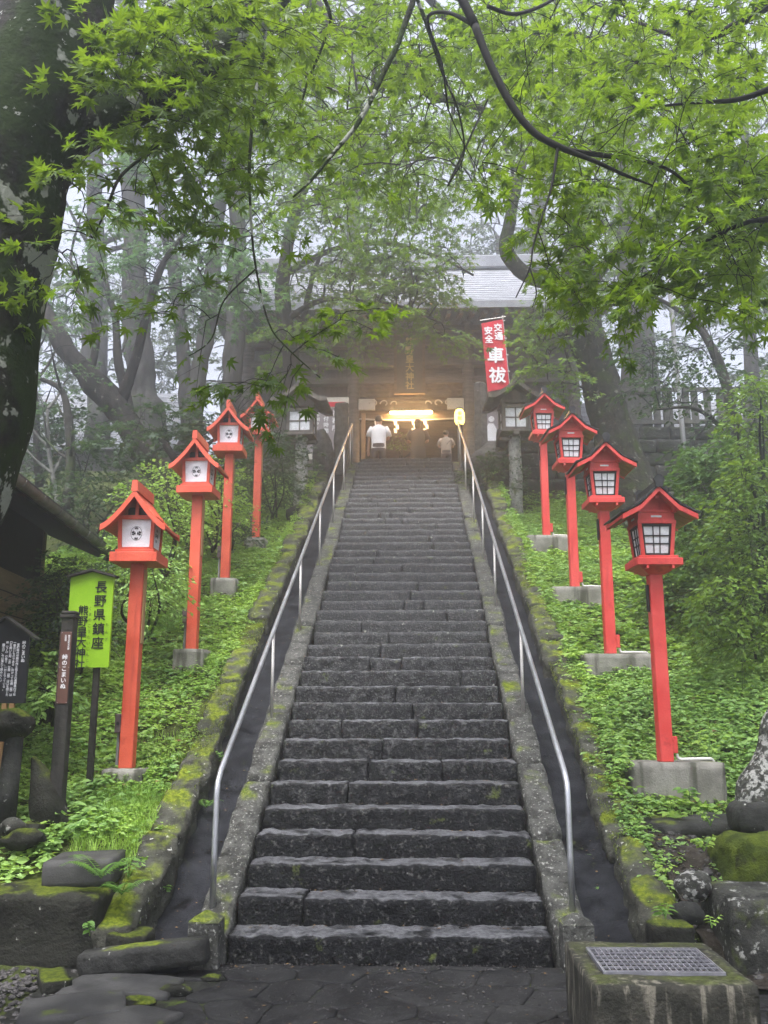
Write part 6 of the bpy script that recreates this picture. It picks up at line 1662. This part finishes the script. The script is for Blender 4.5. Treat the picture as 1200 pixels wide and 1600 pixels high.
plant('seedling', 'clump of small leaves right of the soil patch', at(1110, 1290, Y=1.1), .14, 30, .05, 'cover', 28)
plant('seedling', 'clump of small leaves above the moss cushion', at(1100, 1330, Y=.7), .12, 30, .05, 'cover', 29)
plant('seedling', 'little weed beside the lichened block behind the drain box', at(1112, 1450, Y=-.4), .08, 12, .04, 'cover', 30)
plant('seedling', 'low weed in the middle of the soil patch', at(1040, 1365, Y=.4), .10, 12, .05, 'cover', 31)
plant('seedling', 'weed spreading along the ledge under the nearest right plinth', at(1050, 1265, Y=1.45), .12, 36, .05, 'cover', 32)
plant('leafy_weed', 'tall weed with big leaves spilling over the right kerb left of the nearest plinth', at(955, 1230, Y=1.9), .30, 48, .085, 'coverdark', 33)
plant('leafy_weed', 'broad-leaved weed behind the nearest right plinth', at(1110, 1185, Y=2.2), .25, 42, .09, 'cover', 34)
plant('leafy_weed', 'leafy weed under the black notice board beside the statue', at(60, 1120, Y=1.5), .30, 36, .09, 'coverdark', 35)

# brown litter on the banks, grit and litter on the steps and paving
K['litter'] = mat('dead_leaf', (.10, .06, .028), (.20, .13, .06), 30, rough=.9)
rgl = np.random.default_rng(55); m = MB(); n = 1500
x = np.where(rgl.random(n) < .5, -1, 1) * (1.9 + 2.6 * rgl.random(n)); y = .8 + 10 * rgl.random(n) ** 1.4
P = np.stack([x, y, bank(x, y) + .055], 1)
xs_ = -.98 + 1.96 * rgl.random(420); ks = (42 * rgl.random(420) ** 1.6).astype(int); ys2 = ks * TREAD + TREAD * (.55 + .4 * rgl.random(420))
P = np.vstack([P, np.stack([xs_, ys2, (ks + 1) * RISE + .006], 1)])
xg = -1.0 + 1.95 * rgl.random(90); yg = -2.2 * rgl.random(90) ** 2 - .04
P = np.vstack([P, np.stack([xg, yg, 0 * xg + .008], 1)])
yc = 12.5 * rgl.random(260) ** 1.5; xc = np.where(rgl.random(260) < .5, -1, 1) * (1.30 + .30 * rgl.random(260))
P = np.vstack([P, np.stack([xc, yc, np.maximum(strz(yc) - .20, .02 + .10 * (yc + .3)) + .035 * ((np.abs(xc) - 1.45) / .2) ** 2 + .018], 1)])
a = rgl.random(len(P)) * 6.28
put_leaves(m, P, np.stack([np.cos(a), np.sin(a), 0 * a], 1), np.stack([rgl.normal(0, .3, len(P)), rgl.normal(0, .3, len(P)), 0 * a + 1], 1), np.where(np.arange(len(P)) < n, .045, .022) * (.5 + rgl.random(len(P))), 'oval4')
tag(m.build('leaf_litter', K['litter']), kind='stuff')
m = MB(); n = 1500; x = np.concatenate([-1.05 + 2.0 * rgl.random(n), -.98 + 1.96 * rgl.random(900)]); ks = (14 * rgl.random(900)).astype(int)
y = np.concatenate([-.03 - 3.0 * rgl.random(n) ** 2.2, ks * TREAD + TREAD * (.75 + .25 * rgl.random(900))]); z = np.concatenate([np.zeros(n) + .002, (ks + 1) * RISE + .002])
pebbles(m, np.stack([x, y, z], 1), .003 + .007 * rgl.random(len(x)) ** 3, rgl); tag(m.build('grit', K['gravel']), kind='stuff')

# fallen leaves
rgf = np.random.default_rng(77)
for i, (px, py, Z_, l) in enumerate([(918, 1337, .30, 'pale fallen maple leaf in the right drain channel below the handrail bend'), (935, 1390, .17, 'tiny fallen leaf low in the right drain channel'), (862, 1140, 1.22, 'yellowish fallen leaf high in the right drain channel'),
                                     (640, 1490, .01, 'brown fallen leaf on the paving below the first step'), (980, 1588, .02, 'pale fallen leaf at the near foot of the drain box')]):
    m = MB(); p = at(px, py, Z=Z_) if i > 2 else at(px, py, X=1.42)
    put_leaves(m, np.array([p + np.array([0, 0, .012])]), np.array([[rgf.normal(), rgf.normal(), .1]]), np.array([[rgf.normal(0, .2), -.5, 1]]), np.array([.04 - .012 * (i == 1)]), 'maple7')
    tag(m.build('fallen_leaf', K['fern'], origin=p), l, 'leaf', 'fallen leaves')

# ------------------------------------------------------------------ the mist
hm = bpy.data.materials.new('mist_air'); hm.use_nodes = True; t = hm.node_tree
t.nodes.remove(t.nodes['Principled BSDF']); pv_ = t.nodes.new('ShaderNodeVolumePrincipled')
pv_.inputs['Color'].default_value = (.60, .605, .645, 1); pv_.inputs['Density'].default_value = HAZE_DENSITY; pv_.inputs['Anisotropy'].default_value = 0.8
t.links.new(pv_.outputs[0], t.nodes['Material Output'].inputs['Volume'])
m = MB(); m.box(-31, 31, -15, 43, -1.3, 23.0)
hz = m.build('haze', hm); tag(hz, kind='stuff')
